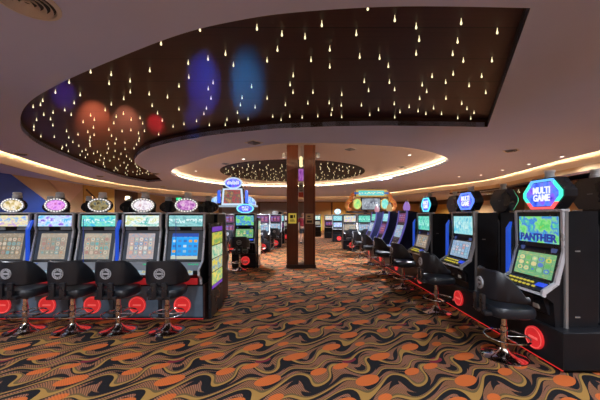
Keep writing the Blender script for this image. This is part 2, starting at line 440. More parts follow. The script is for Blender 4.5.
for k, (a, b, m) in enumerate(((3, 7.5, TAN), (8.2, 12.5, OCHRE), (13.0, 18, TAN), (19, 24, BEIGE), (25, 31, OCHRE))):
    struct(MB().box(X1-.06, X1, a, b, 0, 2.7).make('trim_%d' % (15+k), m))

# lamps of the room and added fill spots ------------------------------------------------
def spot(x, y, e, col=(.87, .92, 1), z=H-.03, size=150, blend=1, r=.05, rot=(0, 0, 0)):
    l = bpy.data.lights.new('lamp_and_fill_spot', 'SPOT'); l.energy = e*7.5; l.color = col; l.spot_size = math.radians(size); l.spot_blend = blend; l.shadow_soft_size = r  # shared by real downlights, effect lamps and added fill spots
    o = bpy.data.objects.new('lamp_and_fill_spot', l); COL.objects.link(o); o.location = (x, y, z); o.rotation_euler = rot; return o
def px(x, y, z=H):
    Y = F*(z-CAMZ)/(216-y); return ((x-300)/F*Y, Y)
VENTD0 = mat('lamp_black', (.01, .01, .011), .5)
LENS = glow('lamp_lens', (1, .93, .82), 5)
dl = MB()
n_dl = 0
def downlight(x, y, z, label, e):
    t = thing('downlight', label, 'ceiling light', (x, y, z), 0, 'recessed ceiling downlights')
    MB().lathe([(.055, 0), (.085, 0), (.085, -.008), (.055, -.012), (.055, 0)], 18).make('rim', WHITEP, t, True)
    MB().lathe([(0, -.004), (.053, -.004), (.053, .0), (0, .0)], 16).make('lens', LENS, t)
    if e: spot(x, y, e, z=z-.05)
vis = [(562, 156.5, 0, 'small round downlight in the right ceiling beside the dark diamond air vent'), (529, 164, 0, 'small downlight in the right ceiling, second from the right frame edge'),
       (502.5, 170, 0, 'small downlight in the right ceiling above the third black sign back'), (481, 175, 0, 'small downlight in the right ceiling just above the end of the tan bulkhead'),
       (459, 176.5, 0, 'small downlight in the ceiling just right of the round coffer'),
       (243.6, 159, HC, 'small downlight inside the round coffer, left of the wooden column'), (196, 171, HC, 'small downlight at the left end inside the round coffer'),
       (409.5, 155, HC, 'small downlight inside the round coffer at its right end'), (379.5, 174, HC, 'small downlight inside the round coffer just beyond the dark star disc')]
for a, b, dz, lab in vis:
    X, Y = px(a, b, H+dz); downlight(X, Y, H+dz, lab, 330 if dz else 95)
for X, Y, lab in ((-5.6, 20.6, 'small added downlight beyond the round coffer above the far left machines'), (-.9, 22.6, 'small added downlight beyond the round coffer straight above the central aisle'), (3.4, 21.8, 'small added downlight beyond the round coffer above the arched sign')):
    downlight(X, Y, H, lab, 260)  # these downlights are added to brighten the far floor
for X, Y in ((-4.5, 1.2), (-1.6, .6), (1.6, .6), (4.6, 1.4), (-6.8, 3.5), (6.4, 3.6), (5.4, 8.8)):  # fill spots without fixtures, added to light the foreground
    spot(X, Y, 75)
for X, Y in ((-5.2, -1.6), (0, -1.6), (5.2, -1.6)):  # more added fill spots, behind the camera
    spot(X, Y, 75)
for X, Y in ((-3, 29.5), (4, 29.5), (11.8, 22), (11.5, 27), (-10, 28)):  # fill spots without fixtures, added to brighten the far walls
    spot(X, Y, 190, col=(1, .80, .55), z=ZB-.05)
for X, Y in ((-8.0, 8.6), (-9.1, 12.6), (-9.15, 17)):  # fill spots without fixtures, added to wash the left wall
    spot(X, Y, 60, col=(1, .88, .74))
for X, Y in ((11.8, 6), (11.8, 11), (11.8, 15)):
    spot(X, Y, 60, col=(1, .80, .55), z=2.85)
# added lamps on the left bank that put coloured pools on the dark ceiling
LAMPS = ((95, 122, (1, .52, .22), 30, 36, 'orange', -3.42), (127, 126, (1, .74, .40), 24, 32, 'amber', -2.92), (156, 124, (1, .02, .10), 34, 20, 'red', -2.46), (204, 94, (.02, .10, .9), 15, 36, 'deep blue', -1.66),
         (192, 118, (.02, .16, 1), 14, 20, 'blue', -1.90), (247, 95, (.01, .34, .9), 17, 36, 'sky blue', -1.50), (64, 98, (.05, .06, .8), 9, 26, 'violet blue', -3.90))
for n_, (a, b, c, e, sz, cn, lx) in enumerate(LAMPS):
    X, Y = px(a, b, H+.17); ly, lz = 4.86, 1.606
    t = thing('added_effect_lamp', 'small black added lamp casting %s light on the dark ceiling, on the left bank' % cn, 'lamp', (lx, ly, lz), 0, 'added effect lamps on the left bank')
    MB().lathe([(0, 0), (.04, 0), (.04, .06), (.045, .10), (.038, .10), (.034, .07), (0, .07)], 14).make('body', VENTD0, t, True)
    MB().lathe([(0, .075), (.033, .075), (0, .08)], 12).make('lens', glow('lens_'+cn.replace(' ', '_'), c, 1.5), t)
    d = Vector((X-lx, Y-ly, H+.17-lz-.11)); o = spot(lx, ly, e*10, c, lz+.115, sz, 1, .03)
    zz = -d.normalized(); yy = Vector((X, Y, 0)); yy = (yy-zz*yy.dot(zz)).normalized(); xx = yy.cross(zz)
    o.rotation_euler = Matrix((xx, yy, zz)).transposed().to_euler(); o.scale = (.5, 1.6 if cn == 'red' else 2.3, 1)     # slot-shaped beam

# vents and ceiling bits -------------------------------------------
VENTM = mat('vent_white', (.62, .60, .60), .5, var=.05); VENTD = mat('vent_dark', (.03, .03, .03), .6)
def round_vent(x, y, label):
    t = thing('air_vent', label, 'air vent', (x, y, H), 0, 'ceiling air vents')
    MB().lathe([(.235, 0), (.235, -.012), (.20, -.022), (.195, 0)], 32).make('rim', VENTM, t, True)
    for i, r in enumerate((.16, .115, .07, .03)):
        MB().lathe([(r, -.002), (r+.018, -.028), (r+.014, -.032), (r-.006, -.004), (r, -.002)], 28).make('ring', VENTM, t, True)
    MB().lathe([(0, -.001), (.2, -.001), (.2, 0), (0, 0)], 24).make('backing', VENTD, t)
X, Y = px(27, 1.5); round_vent(X, Y, 'round white ceiling vent with ring louvres at the top left corner of the frame')
def square_vent(x, y, z, label, s=.17):
    t = thing('air_vent', label, 'air vent', (x, y, z), PI/4, 'ceiling air vents')
    o = [(-s, -s), (s, -s), (s, s), (-s, s)]; k = lambda f: [(a*f, b*f) for a, b in o]
    MB().ring(k(1), k(.82), -.012, 0, 'z').make('frame', VENTM, t)
    MB().ring(k(.66), k(.52), -.03, -.004, 'z').make('louvre', GREY, t)
    MB().ring(k(.36), k(.2), -.036, -.004, 'z').make('louvre', GREY, t)
    MB().box(-s*.8, s*.8, -s*.8, s*.8, -.002, 0).make('backing', VENTD, t)
for a, b, z, lab in ((254, 142.5, H, 'square ceiling vent on the lip before the round coffer, left of the column'), (225.6, 163.5, H+HC, 'square vent inside the round coffer at its left side'),
                     (155, 173.5, H, 'square vent on the ceiling ring at the left tip of the dark recess'), (350, 149, H+HC, 'square vent inside the round coffer right of the column'),
                     (402, 167, H+HC, 'square vent inside the round coffer at its far right'), (511, 150.5, H, 'dark diamond air vent on the right hand ceiling'),
                     (21, 154, H, 'square vent on the ceiling strip at the left frame edge'), (100, 176, H, 'square vent on the ceiling strip between dark recess and cove'), (163, 186.6, H, 'square vent at the far left rim of the lowered ceiling')):
    X, Y = px(a, b, z); square_vent(X, Y, z, lab)
X, Y = px(553, 166.5)
t = thing('security_camera', 'small dark dome camera hanging from the right ceiling above the hexagon sign', 'camera', (X, Y, H))
MB().lathe([(.07, 0), (.07, -.03), (.05, -.04), (0, -.04)], 16).make('mount', GREY, t, True)
MB().tube([(0, 0, -.03), (0, 0, -.10)], .018).make('stem', GREY, t)
MB().box(-.05, .05, -.12, .10, -.2, -.11, .02).make('body', SATIN, t, True)

# pendant drops ----------------------------------------------------
db = MB().lathe([(0, .062), (.002, .062), (.003, .04), (.007, .022), (.0105, .010), (.0105, .003), (.007, -.005), (0, -.007)], 7)
drop = db.make('pendant_drop', DROPM, None, True)
def place_drop(o, x, y, z, label, group):
    o.location = (x, y, z); tag(o, label, 'pendant light', group)
def scatter(n, gen, ok, dmin):
    P = []; tries = 0
    while len(P) < n and tries < 60000:
        tries += 1; p = gen()
        if ok(p) and all((p[0]-q[0])**2+(p[1]-q[1])**2 > dmin*dmin for q in P): P.append(p)
    return P
inner = offset(crescent, -.12)
P1 = scatter(225, lambda: (random.uniform(-8.6, 4.2), random.uniform(2.5, 15.5)), lambda p: inside(p, inner) and p[1] < 14, .24)
first = True
for p in P1:
    o = drop if first else drop.copy()
    if not first: COL.objects.link(o)
    first = False
    place_drop(o, p[0], p[1], H+.17-.062, 'tiny glowing teardrop light hanging from the large dark recessed ceiling', 'teardrop lights under the large dark ceiling')
P2 = scatter(190, lambda: (random.uniform(-3.8, 3.2), random.uniform(10.8, 17.6)), lambda p: (p[0]+.35)**2+(p[1]-14.2)**2 < 3.3**2, .26)
P2.sort(key=lambda p: p[1])
for p in P2[:70]:
    o = drop.copy(); COL.objects.link(o)
    place_drop(o, p[0], p[1], H+HC-.025-.06, 'tiny glowing teardrop light hanging from the dark disc in the round coffer', 'teardrop lights under the coffer disc')
rest = MB()
def adddrop(b, x, y, z):
    b.lathe([(0, .062), (.002, .062), (.007, .022), (.0105, .006), (0, -.007)], 5, (x, y, z))
for p in P2[70:]: adddrop(rest, p[0], p[1], H+HC-.025-.06)
tag(rest.make('pendant_drop', DROPM), 'glowing teardrop lights massed at the far side of the coffer disc', 'pendant light', 'teardrop lights under the coffer disc', 'stuff')
# star panels under the lower right ceiling
struct(MB().box(10.2, 13.2, 5, 16.8, 2.86, 2.9).make('ceiling_star_strip', STARP))
rs = MB()
for p in scatter(120, lambda: (random.uniform(10.3, 13.1), random.uniform(5.1, 16.6)), lambda p: True, .2): adddrop(rs, p[0], p[1], 2.75)
tag(rs.make('pendant_drop', DROPM), 'glowing teardrop lights massed under the low dark ceiling behind the right bank', 'pendant light', None, 'stuff')

# ------------------------------------------------------------------ wooden column
WOOD = plank('dark_red_wood', (.115, .032, .018), (.20, .062, .032), .28, .40, 'z', .3)
CX, CY = .03, 8.6
col = bpy.data.objects.new('column', None); COL.objects.link(col); col.location = (CX, CY, 0); col['kind'] = 'structure'
for sx in (-1, 1):
    a, b = sorted((sx*.085, sx*.425))
    o = MB().box(a, b, 0, .36, 0, H+HC, .012).make('post', WOOD, col, True); o['kind'] = 'structure'
struct(MB().box(-.44, .44, -.012, .37, 0, .11, .006).make('base_plinth', DARKRIM, col))
NY, NB, NF = glow('notice_yellow', (.75, .60, .08), .35, (.6, .45, .08)), mat('notice_cream', (.62, .50, .28), .5), mat('notice_print', (.03, .025, .02), .6)
t = thing('notice', 'yellow notice with black pictogram on the left post of the wooden column', 'notice', (CX-.255, CY-.002, 1.48))
MB().box(-.12, .12, -.012, 0, -.15, .15, .003).make('board', NY, t)
b = MB(); b.box(-.07, .02, -.014, -.012, 0, .1); b.box(-.07, .07, -.014, -.012, -.09, -.07); b.box(-.07, .05, -.014, -.012, -.055, -.035); b.box(.04, .08, -.014, -.012, .02, .1); b.make('print', NF, t)
t = thing('notice', 'cream framed notice on the right post of the wooden column', 'notice', (CX+.25, CY-.002, 1.47))
MB().ring([(-.12, -.15), (.12, -.15), (.12, .15), (-.12, .15)], [(-.10, -.13), (.10, -.13), (.10, .13), (-.10, .13)], -.02, 0).make('frame', BEIGE, t)
MB().box(-.10, .10, -.01, 0, -.13, .13).make('sheet', NB, t)
b = MB(); b.box(-.08, .08, -.012, -.01, -.12, -.05); b.box(-.06, .06, -.012, -.01, .0, .02); b.box(-.06, .03, -.012, -.01, .05, .09); b.make('print', NF, t)
# lamps and hangings at the column head
for sx, lab in ((-1, 'small spotlight clipped to the left side of the column head'), (1, 'small spotlight clipped to the right side of the column head')):
    t = thing('spotlight', lab, 'spotlight', (CX+sx*.425, CY+.05, 3.33))
    MB().box(min(0, sx*.06), max(0, sx*.06), -.02, .02, .08, .11).make('bracket', STEEL, t)
    MB().lathe([(.03, .10), (.045, .06), (.05, -.02), (.042, -.03), (.03, .0)], 14, (sx*.09, 0, 0)).make('shade', WHITEP, t, True)
    MB().lathe([(0, -.012), (.04, -.014), (0, -.018)], 12, (sx*.09, 0, 0)).make('lens', LENS, t)
    spot(CX+sx*.515, CY+.05, 9, (1, .75, .45), 3.28, 110, 1, .03)
t = thing('pendant_lamp', 'narrow lantern with a warm bulb hanging between the column posts', 'lamp', (CX, CY+.16, 3.05))
MB().tube([(0, 0, .3), (0, 0, .61)], .006).make('rod', STEEL, t)
MB().lathe([(.02, .3), (.05, .27), (.05, .0), (.035, -.02), (.0, -.02)], 12).make('shade', glow('lantern_glass', (1, .8, .4), 1.2), t, True)
PUR = screen('banner_purple_art', 'art', [(.08, .02, .14), (.4, .08, .5), (.7, .25, .75), (.15, .03, .25)], (.5, .5, .5), .6, seed=2)
t = thing('hanging_banner', 'purple banner panel hanging in the gap between the column posts', 'banner', (CX, CY+.2, 2.62))
MB().pane((-.075, 0, 0), (.075, 0, 0), (.075, 0, .36), (-.075, 0, .36), .01).make('sheet', PUR, t)
MB().box(-.085, .085, -.01, .012, .36, .385).make('rail', STEEL, t)
t = thing('hanging_banner', 'white and red banner panel hanging below the purple one in the column gap', 'banner', (CX, CY+.2, 2.12))
MB().box(-.075, .075, 0, .01, .16, .44).make('sheet', mat('banner_white', (.62, .60, .62), .6), t)
MB().box(-.075, .075, -.002, .012, 0, .15).make('lower_sheet', mat('banner_red', (.55, .08, .05), .6), t)
b = MB(); b.box(-.05, .05, -.004, 0, .33, .36); b.box(-.05, .03, -.004, 0, .27, .29); b.box(-.04, .05, -.004, 0, .2, .22); b.make('print', GREY, t)

# ------------------------------------------------------------------ stool
def make_stool(label, group):
    t = thing('bar_stool', label, 'stool', (0, 0, 0), 0, group)
    MB().lathe([(0, .0), (.225, .0), (.228, .008), (.215, .017), (.13, .032), (.065, .06), (.038, .10), (0, .10)], 30).make('base', CHROME, t, True)
    MB().lathe([(0, .09), (.034, .09), (.034, .34), (.026, .345), (.026, .47), (0, .47)], 16).make('column', CHROME, t, True)
    b = MB(); b.tube([(.215*math.cos(2*PI*i/32), .03+.215*math.sin(2*PI*i/32), .225) for i in range(32)], .011, 8, True)
    b.tube([(.03, 0, .225), (.21, .05, .225)], .008, 6); b.tube([(-.03, 0, .225), (-.21, .05, .225)], .008, 6); b.tube([(0, .03, .225), (0, .245, .225)], .008, 6)
    b.make('footrest', CHROME, t, True)
    # seat cushion
    b = MB(); n = 36
    rows = []
    for (k, z) in ((.0, .475), (.86, .475), (.97, .49), (1.0, .52), (.99, .56), (.93, .585), (.6, .592), (.0, .595)):
        rows.append((k, z))
    def so(a, k):
        c, s_ = math.cos(a), math.sin(a); e = .62
        return (k*.235*math.copysign(abs(c)**e, c), .02+k*.23*math.copysign(abs(s_)**e, s_))
    prev = None
    for k, z in rows:
        cur = [b.bm.verts.new((0, .02, z))] if k == 0 else [b.bm.verts.new((*so(2*PI*i/n, k), z)) for i in range(n)]
        if prev:
            for i in range(n):
                j = (i+1) % n
                if len(prev) == 1: b.bm.faces.new((prev[0], cur[j], cur[i]))
                elif len(cur) == 1: b.bm.faces.new((prev[i], prev[j], cur[0]))
                else: b.bm.faces.new((prev[i], prev[j], cur[j], cur[i]))
        prev = cur
    b.make('seat', VINYL, t, True)
    MB().box(-.12, .12, -.10, .12, .452, .478, .008).make('seat_plate', BLACK, t)
    # curved low back that wraps round the sides
    b = MB(); n = 30; A = math.radians(98); L = []
    for i in range(n+1):
        a = -A+2*A*i/n; q = abs(a)/A
        top = .975-.30*max(0, (q-.42)/.58)**1.5; bot = .655+.0*q
        top = max(top, bot+.07)
        ro, ri = .285, .235
        def at(r, z): return (r*math.sin(a)*.98, .02-r*math.cos(a)*.95+(.04*q if q > .5 else 0), z)
        mz = (top+bot)/2
        L.append([b.bm.verts.new(at(r, z)) for r, z in ((ri+.006, bot+.012), (ri+.018, bot), (ro-.018, bot), (ro-.004, bot+.015), (ro+.004, mz), (ro-.004, top-.015), (ro-.018, top), (ri+.018, top), (ri+.006, top-.012), (ri-.006, mz))])
    for i in range(n):
        for k in range(10):
            l = (k+1) % 10; b.bm.faces.new((L[i][k], L[i][l], L[i+1][l], L[i+1][k]))
    b.bm.faces.new(L[0]); b.bm.faces.new(L[-1][::-1])
    bk = b.make('backrest', VINYL, t, True)
    b = MB(); b.box(-.10, -.03, -.275, -.235, .50, .70, .012); b.box(.03, .10, -.275, -.235, .50, .70, .012); b.box(-.14, .14, -.27, -.08, .485, .53, .015)
    b.make('back_bracket', SATIN, t, True)
    # round woven emblem on the rear of the back
    b = MB(); yb = -.2565
    ov = lambda r: [(r*math.cos(2*PI*i/24), .815+r*math.sin(2*PI*i/24)) for i in range(24)]
    b.ring(ov(.068), ov(.061), yb-.004, yb+.02); b.ring(ov(.044), ov(.039), yb-.004, yb+.02)
    for i in range(14):
        a = 2*PI*i/14
        b.box(-.004, .004, yb-.004, yb+.02, .047, .058, 0, mtx=Matrix.Translation((0, 0, .815)) @ Matrix.Rotation(a, 4, 'Y'))
    b.box(-.032, .032, yb-.004, yb+.02, .806, .826)
    e = b.make('emblem', EMBLEM, bk)
    e['label'] = 'pale grey round emblem stitched on the back'
    return t
stool_proto = make_stool('x', 'stools')
stool_used = [False]
def stool(x, y, rz, label, group):
    o = stool_proto if not stool_used[0] else copy_tree(stool_proto)
    stool_used[0] = True
    o.location = (x, y, 0); o.rotation_euler = (0, 0, rz); o['label'] = label; o['group'] = group
    return o

# ------------------------------------------------------------------ gaming machines
LP = [(.9, .25, .1), (.95, .75, .1), (.1, .55, .9), (.85, .85, .8), (.3, .75, .25), (.55, .2, .7)]
SOFT = [(.55, .38, .24), (.62, .50, .40), (.22, .40, .42), (.66, .58, .46), (.45, .25, .22), (.30, .34, .28)]

def lower(o, dz):
    return o
def beacon(t, x, y, z0, h=.10, r=.038, white=True):
    MB().lathe([(0, 0), (r*.75, 0), (r*.75, h*.35), (r, h*.36), (r, h*.62), (r*1.08, h*.64), (r*1.08, h*.95), (r*.9, h), (0, h)], 14, (x, y, z0)).make('beacon_light', BEACON, t, True)

def machine_upright(label, loc, rz, top_mat, main_mat, sign_mat, group, fin=False, rod=False, ring_mat=None, full=True, sign_label=None):
    """cabinet with two screens, a button deck and an oval sign; local z = 0 at the cabinet foot, front towards -y"""
    t = thing('slot_machine', label, 'slot machine', loc, rz, group)
    W = .285
    prof = [(-.10, 1.05), (-.13, 1.035), (-.145, .86), (-.125, .80), (-.215, .36), (-.23, .325), (-.385, .235), (-.39, .18), (-.30, .12), (-.27, 0), (.36, 0), (.36, 1.05)]
    MB().prism(prof, -W, W, 'x').make('cabinet', BLACK, t)
    # bright side trims following the front edge
    for sx in (-1, 1):
        x0, x1 = sorted((sx*(W-.012), sx*(W+.014)))
        line = [(-.10, 1.075), (-.155, 1.05), (-.17, .855), (-.15, .795), (-.245, .35), (-.41, .25), (-.415, .165), (-.32, .10), (-.31, .02)]
        back = [(y+.035, z-(.012 if i == 0 else 0)) for i, (y, z) in enumerate(line)]
        MB().prism(line+back[::-1], x0, x1, 'x').make('side_trim', SILVER, t)
    MB().box(-W, W, -.14, .36, 1.05, 1.075, .01).make('top_cap', SILVER, t)
    # panes stand a few millimetres proud of the cabinet
    MB().pane((-.255, -.148, .862), (.255, -.148, .862), (.255, -.135, 1.028), (-.255, -.135, 1.028)).make('upper_screen', top_mat, t)
    for sx in (-1, 1): MB().box(min(sx*.09, sx*.25), max(sx*.09, sx*.25), -.142, -.128, .805, .85).make('speaker_panel', GREY, t)
    MB().pane((-.262, -.218, .345), (.262, -.218, .345), (.262, -.131, .79), (-.262, -.131, .79), .004).make('screen_bezel', mat('grey_blue_bezel', (.07, .09, .115), .3, var=.15), t)
    MB().pane((-.20, -.218, .375), (.20, -.218, .375), (.20, -.140, .755), (-.20, -.140, .755)).make('main_screen', main_mat, t)
    dk = MB().pane((-.275, -.392, .242), (.275, -.392, .242), (.275, -.235, .332), (-.275, -.235, .332), .012).make('button_deck', mat('deck_grey', (.24, .26, .29), .3, var=.15), t)
    if full:
        def on(u, v, up=.0):
            return (-.275+.55*u, -.392+.157*v-.5*up, .242+.09*v+.87*up)
        for j, (m, us) in enumerate(((BTN, (.14, .23, .32)), (BTNG, (.70, .80, .90)))):
            for u in us:
                p = on(u, .35 if j == 0 else .7); 
                MB().box(-.02, .02, -.012, .012, -.004, .008, .003, 1, Matrix.Translation(p) @ Matrix.Rotation(math.radians(30), 4, 'X')).make('button', m, dk)
        p = on(.13, .75); MB().box(-.055, .055, -.022, .022, -.004, .004, 0, 1, Matrix.Translation(p) @ Matrix.Rotation(math.radians(30), 4, 'X')).make('card_screen', glow('deck_blue', (.03, .08, .35), .7), dk)
        MB().pane((-.07, -.402, .175), (.20, -.402, .175), (.20, -.394, .238), (-.07, -.394, .238)).make('belly_art', screen('belly_art_mat', 'art', [(.1, .15, .2), (.6, .65, .6), (.2, .4, .6), (.75, .6, .3), (.1, .3, .2)], (1, 1, 1), .8, seed=4), t)
        MB().box(-.10, .24, -.335, -.29, .02, .11).make('belly_panel', glow('belly_red', (.5, .015, .02), .35, (.25, .02, .02)), t)
    # oval sign on a stalk
    zc = 1.185
    sb = MB(); sb.prism(oval(.175, .105, zc), -.115, -.06, 'y'); sb.box(-.05, .05, -.11, -.06, 1.06, 1.10)
    sg = sb.make('sign_housing', SATIN, t, False)
    MB().plate(oval(.142, .078, zc), -.124, -.112).make('sign_face', sign_mat, sg)
    MB().ring(oval(.178, .107, zc, 28), oval(.148, .083, zc, 28), -.128, -.11).make('sign_rim', ring_mat or SILVER, sg)
    if full:
        for i in range(22):
            a = 2*PI*i/22
            MB().ball((.163*math.cos(a), -.130, zc+.095*math.sin(a)), .0105, 8, 5).make('bulb', BULB, sg, True)
    MB().box(-.045, .045, -.10, .0, 1.05, 1.30, .01).make('sign_post', BLACK, t)
    MB().lathe([(0, 0), (.055, 0), (.06, .012), (.06, .035), (.05, .045), (.055, .055), (.055, .08), (.04, .09), (0, .09)], 16, (0, -.045, 1.30)).make('beacon_light', BEACON, t, True)
    if fin:
        b = MB(); P = [(-.23, .25), (-.23, .80), (-.17, .92), (-.08, .98), (.2, .98), (.2, .12), (-.2, .12)]
        b.prism(P, -W-.045, -W-.02, 'x'); f = b.make('side_fin', SATIN, t)
        b = MB(); e = [(-.262, .22), (-.262, .82), (-.20, .945), (-.16, .96), (-.165, .925), (-.225, .80), (-.225, .22)]
        b.prism(e, -W-.05, -W-.016, 'x').make('fin_edge', BLUEFIN, f)['label'] = 'glowing blue front edge'
    if rod:
        MB().tube([(-.04, -.40, .245), (-.045, -.39, .98)], .0045, 8).make('blue_rod', glow('rod_blue', (.01, .04, .3), .4, (.01, .03, .15)), t)
    return t

def machine_twin(label, loc, rz, top_mat, main_mat, group, sign=None, fin=True, full=True, words=None, trim=SILVER):
    """slim cabinet with a wide top screen, leaning lower screen and a shelf of buttons; z = 0 at the cabinet foot on the plinth"""
    t = thing('slot_machine', label, 'slot machine', loc, rz, group)
    W = .315
    prof = [(-.06, 1.20), (-.10, 1.195), (-.085, .80), (-.10, .77), (-.175, .445), (-.30, .37), (-.31, .34), (-.20, .25), (-.18, 0), (.26, 0), (.26, 1.20)]
    MB().prism(prof, -W, W, 'x').make('cabinet', BLACK, t)
    for sx in (-1, 1):
        x0, x1 = sorted((sx*(W-.01), sx*(W+.018)))
        line = [(-.05, 1.225), (-.125, 1.215), (-.112, .79), (-.195, .465), (-.325, .385), (-.335, .33), (-.30, .31)]
        back = [(-.05, 1.195), (-.085, 1.185), (-.072, .79), (-.155, .445), (-.27, .36), (-.29, .345), (-.29, .33)]
        MB().prism(line+back[::-1], x0, x1, 'x').make('side_trim', trim, t)
    MB().box(W+.004, W+.026, -.10, -.07, .0, 1.2).make('door_edge', STEEL, t)
    MB().box(-W, W, -.12, -.03, 1.195, 1.222, .008).make('top_trim', trim, t)
    MB().prism([(-.335, .33), (-.325, .352), (-.28, .35), (-.28, .325)], -W, W, 'x').make('deck_trim', trim, t)
    MB().pane((-.305, -.099, .80), (.305, -.099, .80), (.305, -.108, 1.192), (-.305, -.108, 1.192), .004).make('upper_bezel', SATIN, t)
    ts = MB().pane((-.27, -.106, .85), (.27, -.106, .85), (.27, -.113, 1.145), (-.27, -.113, 1.145)).make('upper_screen', top_mat, t)
    if words:
        text('lettering', words, .112, glow('letter_navy', (.02, .05, .42), .7), ts, (0, -.112, .905), .002, (PI/2-.02, 0, 0), .005, 1.0)
    for a, b in ((-.24, -.20), (.18, .24)): MB().box(a, b, -.11, -.09, .74, .80).make('badge', glow('badge_blue', (.08, .12, .35), .5), t)
    MB().pane((-.305, -.181, .45), (.305, -.181, .45), (.305, -.109, .76), (-.305, -.109, .76), .004).make('lower_bezel', SATIN, t)
    MB().pane((-.262, -.183, .475), (.262, -.183, .475), (.262, -.121, .735), (-.262, -.121, .735)).make('main_screen', main_mat, t)
    dk = MB().pane((-.30, -.318, .372), (.30, -.318, .372), (.30, -.19, .448), (-.30, -.19, .448), .012).make('button_deck', SATIN, t)
    if full:
        def on(u, v): return Matrix.Translation((-.30+.6*u, -.322+.128*v, .377+.076*v)) @ Matrix.Rotation(math.radians(31), 4, 'X')
        for r_, us in ((.62, (.12, .21, .30, .39, .48, .57, .66)), (.25, (.16, .26, .36, .46, .56, .66, .78))):
            for u in us: MB().box(-.018, .018, -.011, .011, -.004, .008, .003, 1, on(u, r_)).make('button', BTNY, dk)
        MB().box(-.06, .06, -.03, .03, -.003, .007, .004, 1, on(.87, .55)).make('touch_pad', glow('pad_blue', (.02, .07, .8), .9), dk)
        MB().box(.09, .17, -.235, -.205, .15, .21, .003).make('ticket_slot', mat('ticket_white', (.7, .7, .66), .5), t)
        MB().prism([(-.26, .28), (-.21, .12), (-.18, .10), (-.18, .26)], -.25, .26, 'x').make('belly_panel', SATIN, t)
        for z in (.10, .78): MB().box(W-.01, W+.006, .02, .07, z, z+.014).make('hinge', STEEL, t)
    if fin:
        P = [(-.17, .30), (-.17, .98), (-.12, 1.06), (.05, 1.08), (.05, .25), (-.10, .25)]
        f = MB().prism(P, -W-.06, -W-.025, 'x').make('side_fin', SATIN, t)
        MB().prism([(-.20, .28), (-.20, 1.0), (-.15, 1.08), (-.165, .97), (-.165, .28)], -W-.065, -W-.02, 'x').make('fin_edge', BLUEFIN, f)['label'] = 'glowing blue front edge'
    if sign: sign(t)
    return t

def hex_sign(face, rim, words=None, w=.52, h=.335, zc=1.395):
    def f(t):
        b = MB(); b.prism(hexa(w+.03, h+.03, zc), -.05, .09, 'y'); hs = b.make('sign_housing', SATIN, t)
        MB().box(-.09, .09, -.02, .05, 1.2, zc-h/2+.01).make('sign_stalk', BLACK, t)
        MB().plate(hexa(w-.08, h-.065, zc), -.062, -.05).make('sign_face', face, hs)
        MB().ring(hexa(w, h, zc), hexa(w-.06, h-.05, zc), -.07, -.048).make('sign_rim', rim, hs)
        if words: text('lettering', words, .105, glow('letter_white', (.85, .87, 1), 1.0), hs, (0, -.066, zc), .003, (PI/2, 0, 0), .0035, .80)
        MB().lathe([(0, 0), (.05, 0), (.05, .03), (.043, .034), (.043, .066), (.05, .07), (.05, .095), (0, .095)], 14, (0, .03, zc+h/2+.01)).make('beacon_light', BEACON, t, True)
    return f
def black_hex_back(t):
    b = MB(); b.prism(hexa(.50, .36, 1.41, .55), -.06, .06, 'y'); hs = b.make('sign_housing', SATIN, t)
    MB().ring(hexa(.48, .33, 1.41, .55), hexa(.42, .28, 1.41, .55), -.075, -.058).make('sign_rim', glow('rim_green', (.1, .8, .4), 1.2), hs)
    MB().plate(hexa(.40, .26, 1.41, .55), -.068, -.058).make('sign_face', blueface, hs)
    MB().box(-.10, .10, -.03, .05, 1.2, 1.26).make('sign_stalk', BLACK, t)
    b = MB(); b.box(-.03, .03, .06, .066, 1.40, 1.41); b.make('back_badge', GREY, hs)
    MB().lathe([(0, 0), (.05, 0), (.05, .03), (.043, .034), (.043, .066), (.05, .07), (.05, .095), (0, .095)], 14, (0, 0, 1.595)).make('beacon_light', BEACON, t, True)
    # rounded service door with a round lock cover on the rear
    b = MB(); pts = [(-.30, .02), (.30, .02), (.30, 1.02)]+[(.30-.16*(1-math.cos(a)), 1.02+.15*math.sin(a)) for a in (.3, .7, 1.1, 1.57)]+[(-.14-.16*math.sin(a), 1.17-.15*(1-math.cos(a))) for a in (0, .5, .9, 1.3, 1.57)]
    b.prism(pts, .26, .285, 'y'); rd = b.make('rear_door', mat('rear_door_grey', (.030, .030, .036), .42, var=.2), t)
    MB().prism(oval(.07, .07, .72, 24, .02), .285, .294, 'y').make('round_cover', BLACK, rd)
blueface = screen('sign_blue_art', 'art', [(.01, .02, .25), (.03, .08, .8), (.10, .22, 1), (.25, .1, .9), (.02, .04, .5)], (1, 1, 1), 1.1, seed=1)
MG = NT('multi_game_rim')          # neon rim that runs blue to green to red round the hexagon
_x, _y, _z = MG.sep(MG.obj())
MG.set(col=(.02, .02, .02), emit=MG.mix(MG.M('LESS_THAN', _z, 1.305), MG.mix(MG.M('GREATER_THAN', MG.M('ABSOLUTE', _x), .165), (.12, .42, 1), (.06, .85, .55)), (1, .10, .10)), es=1.35)

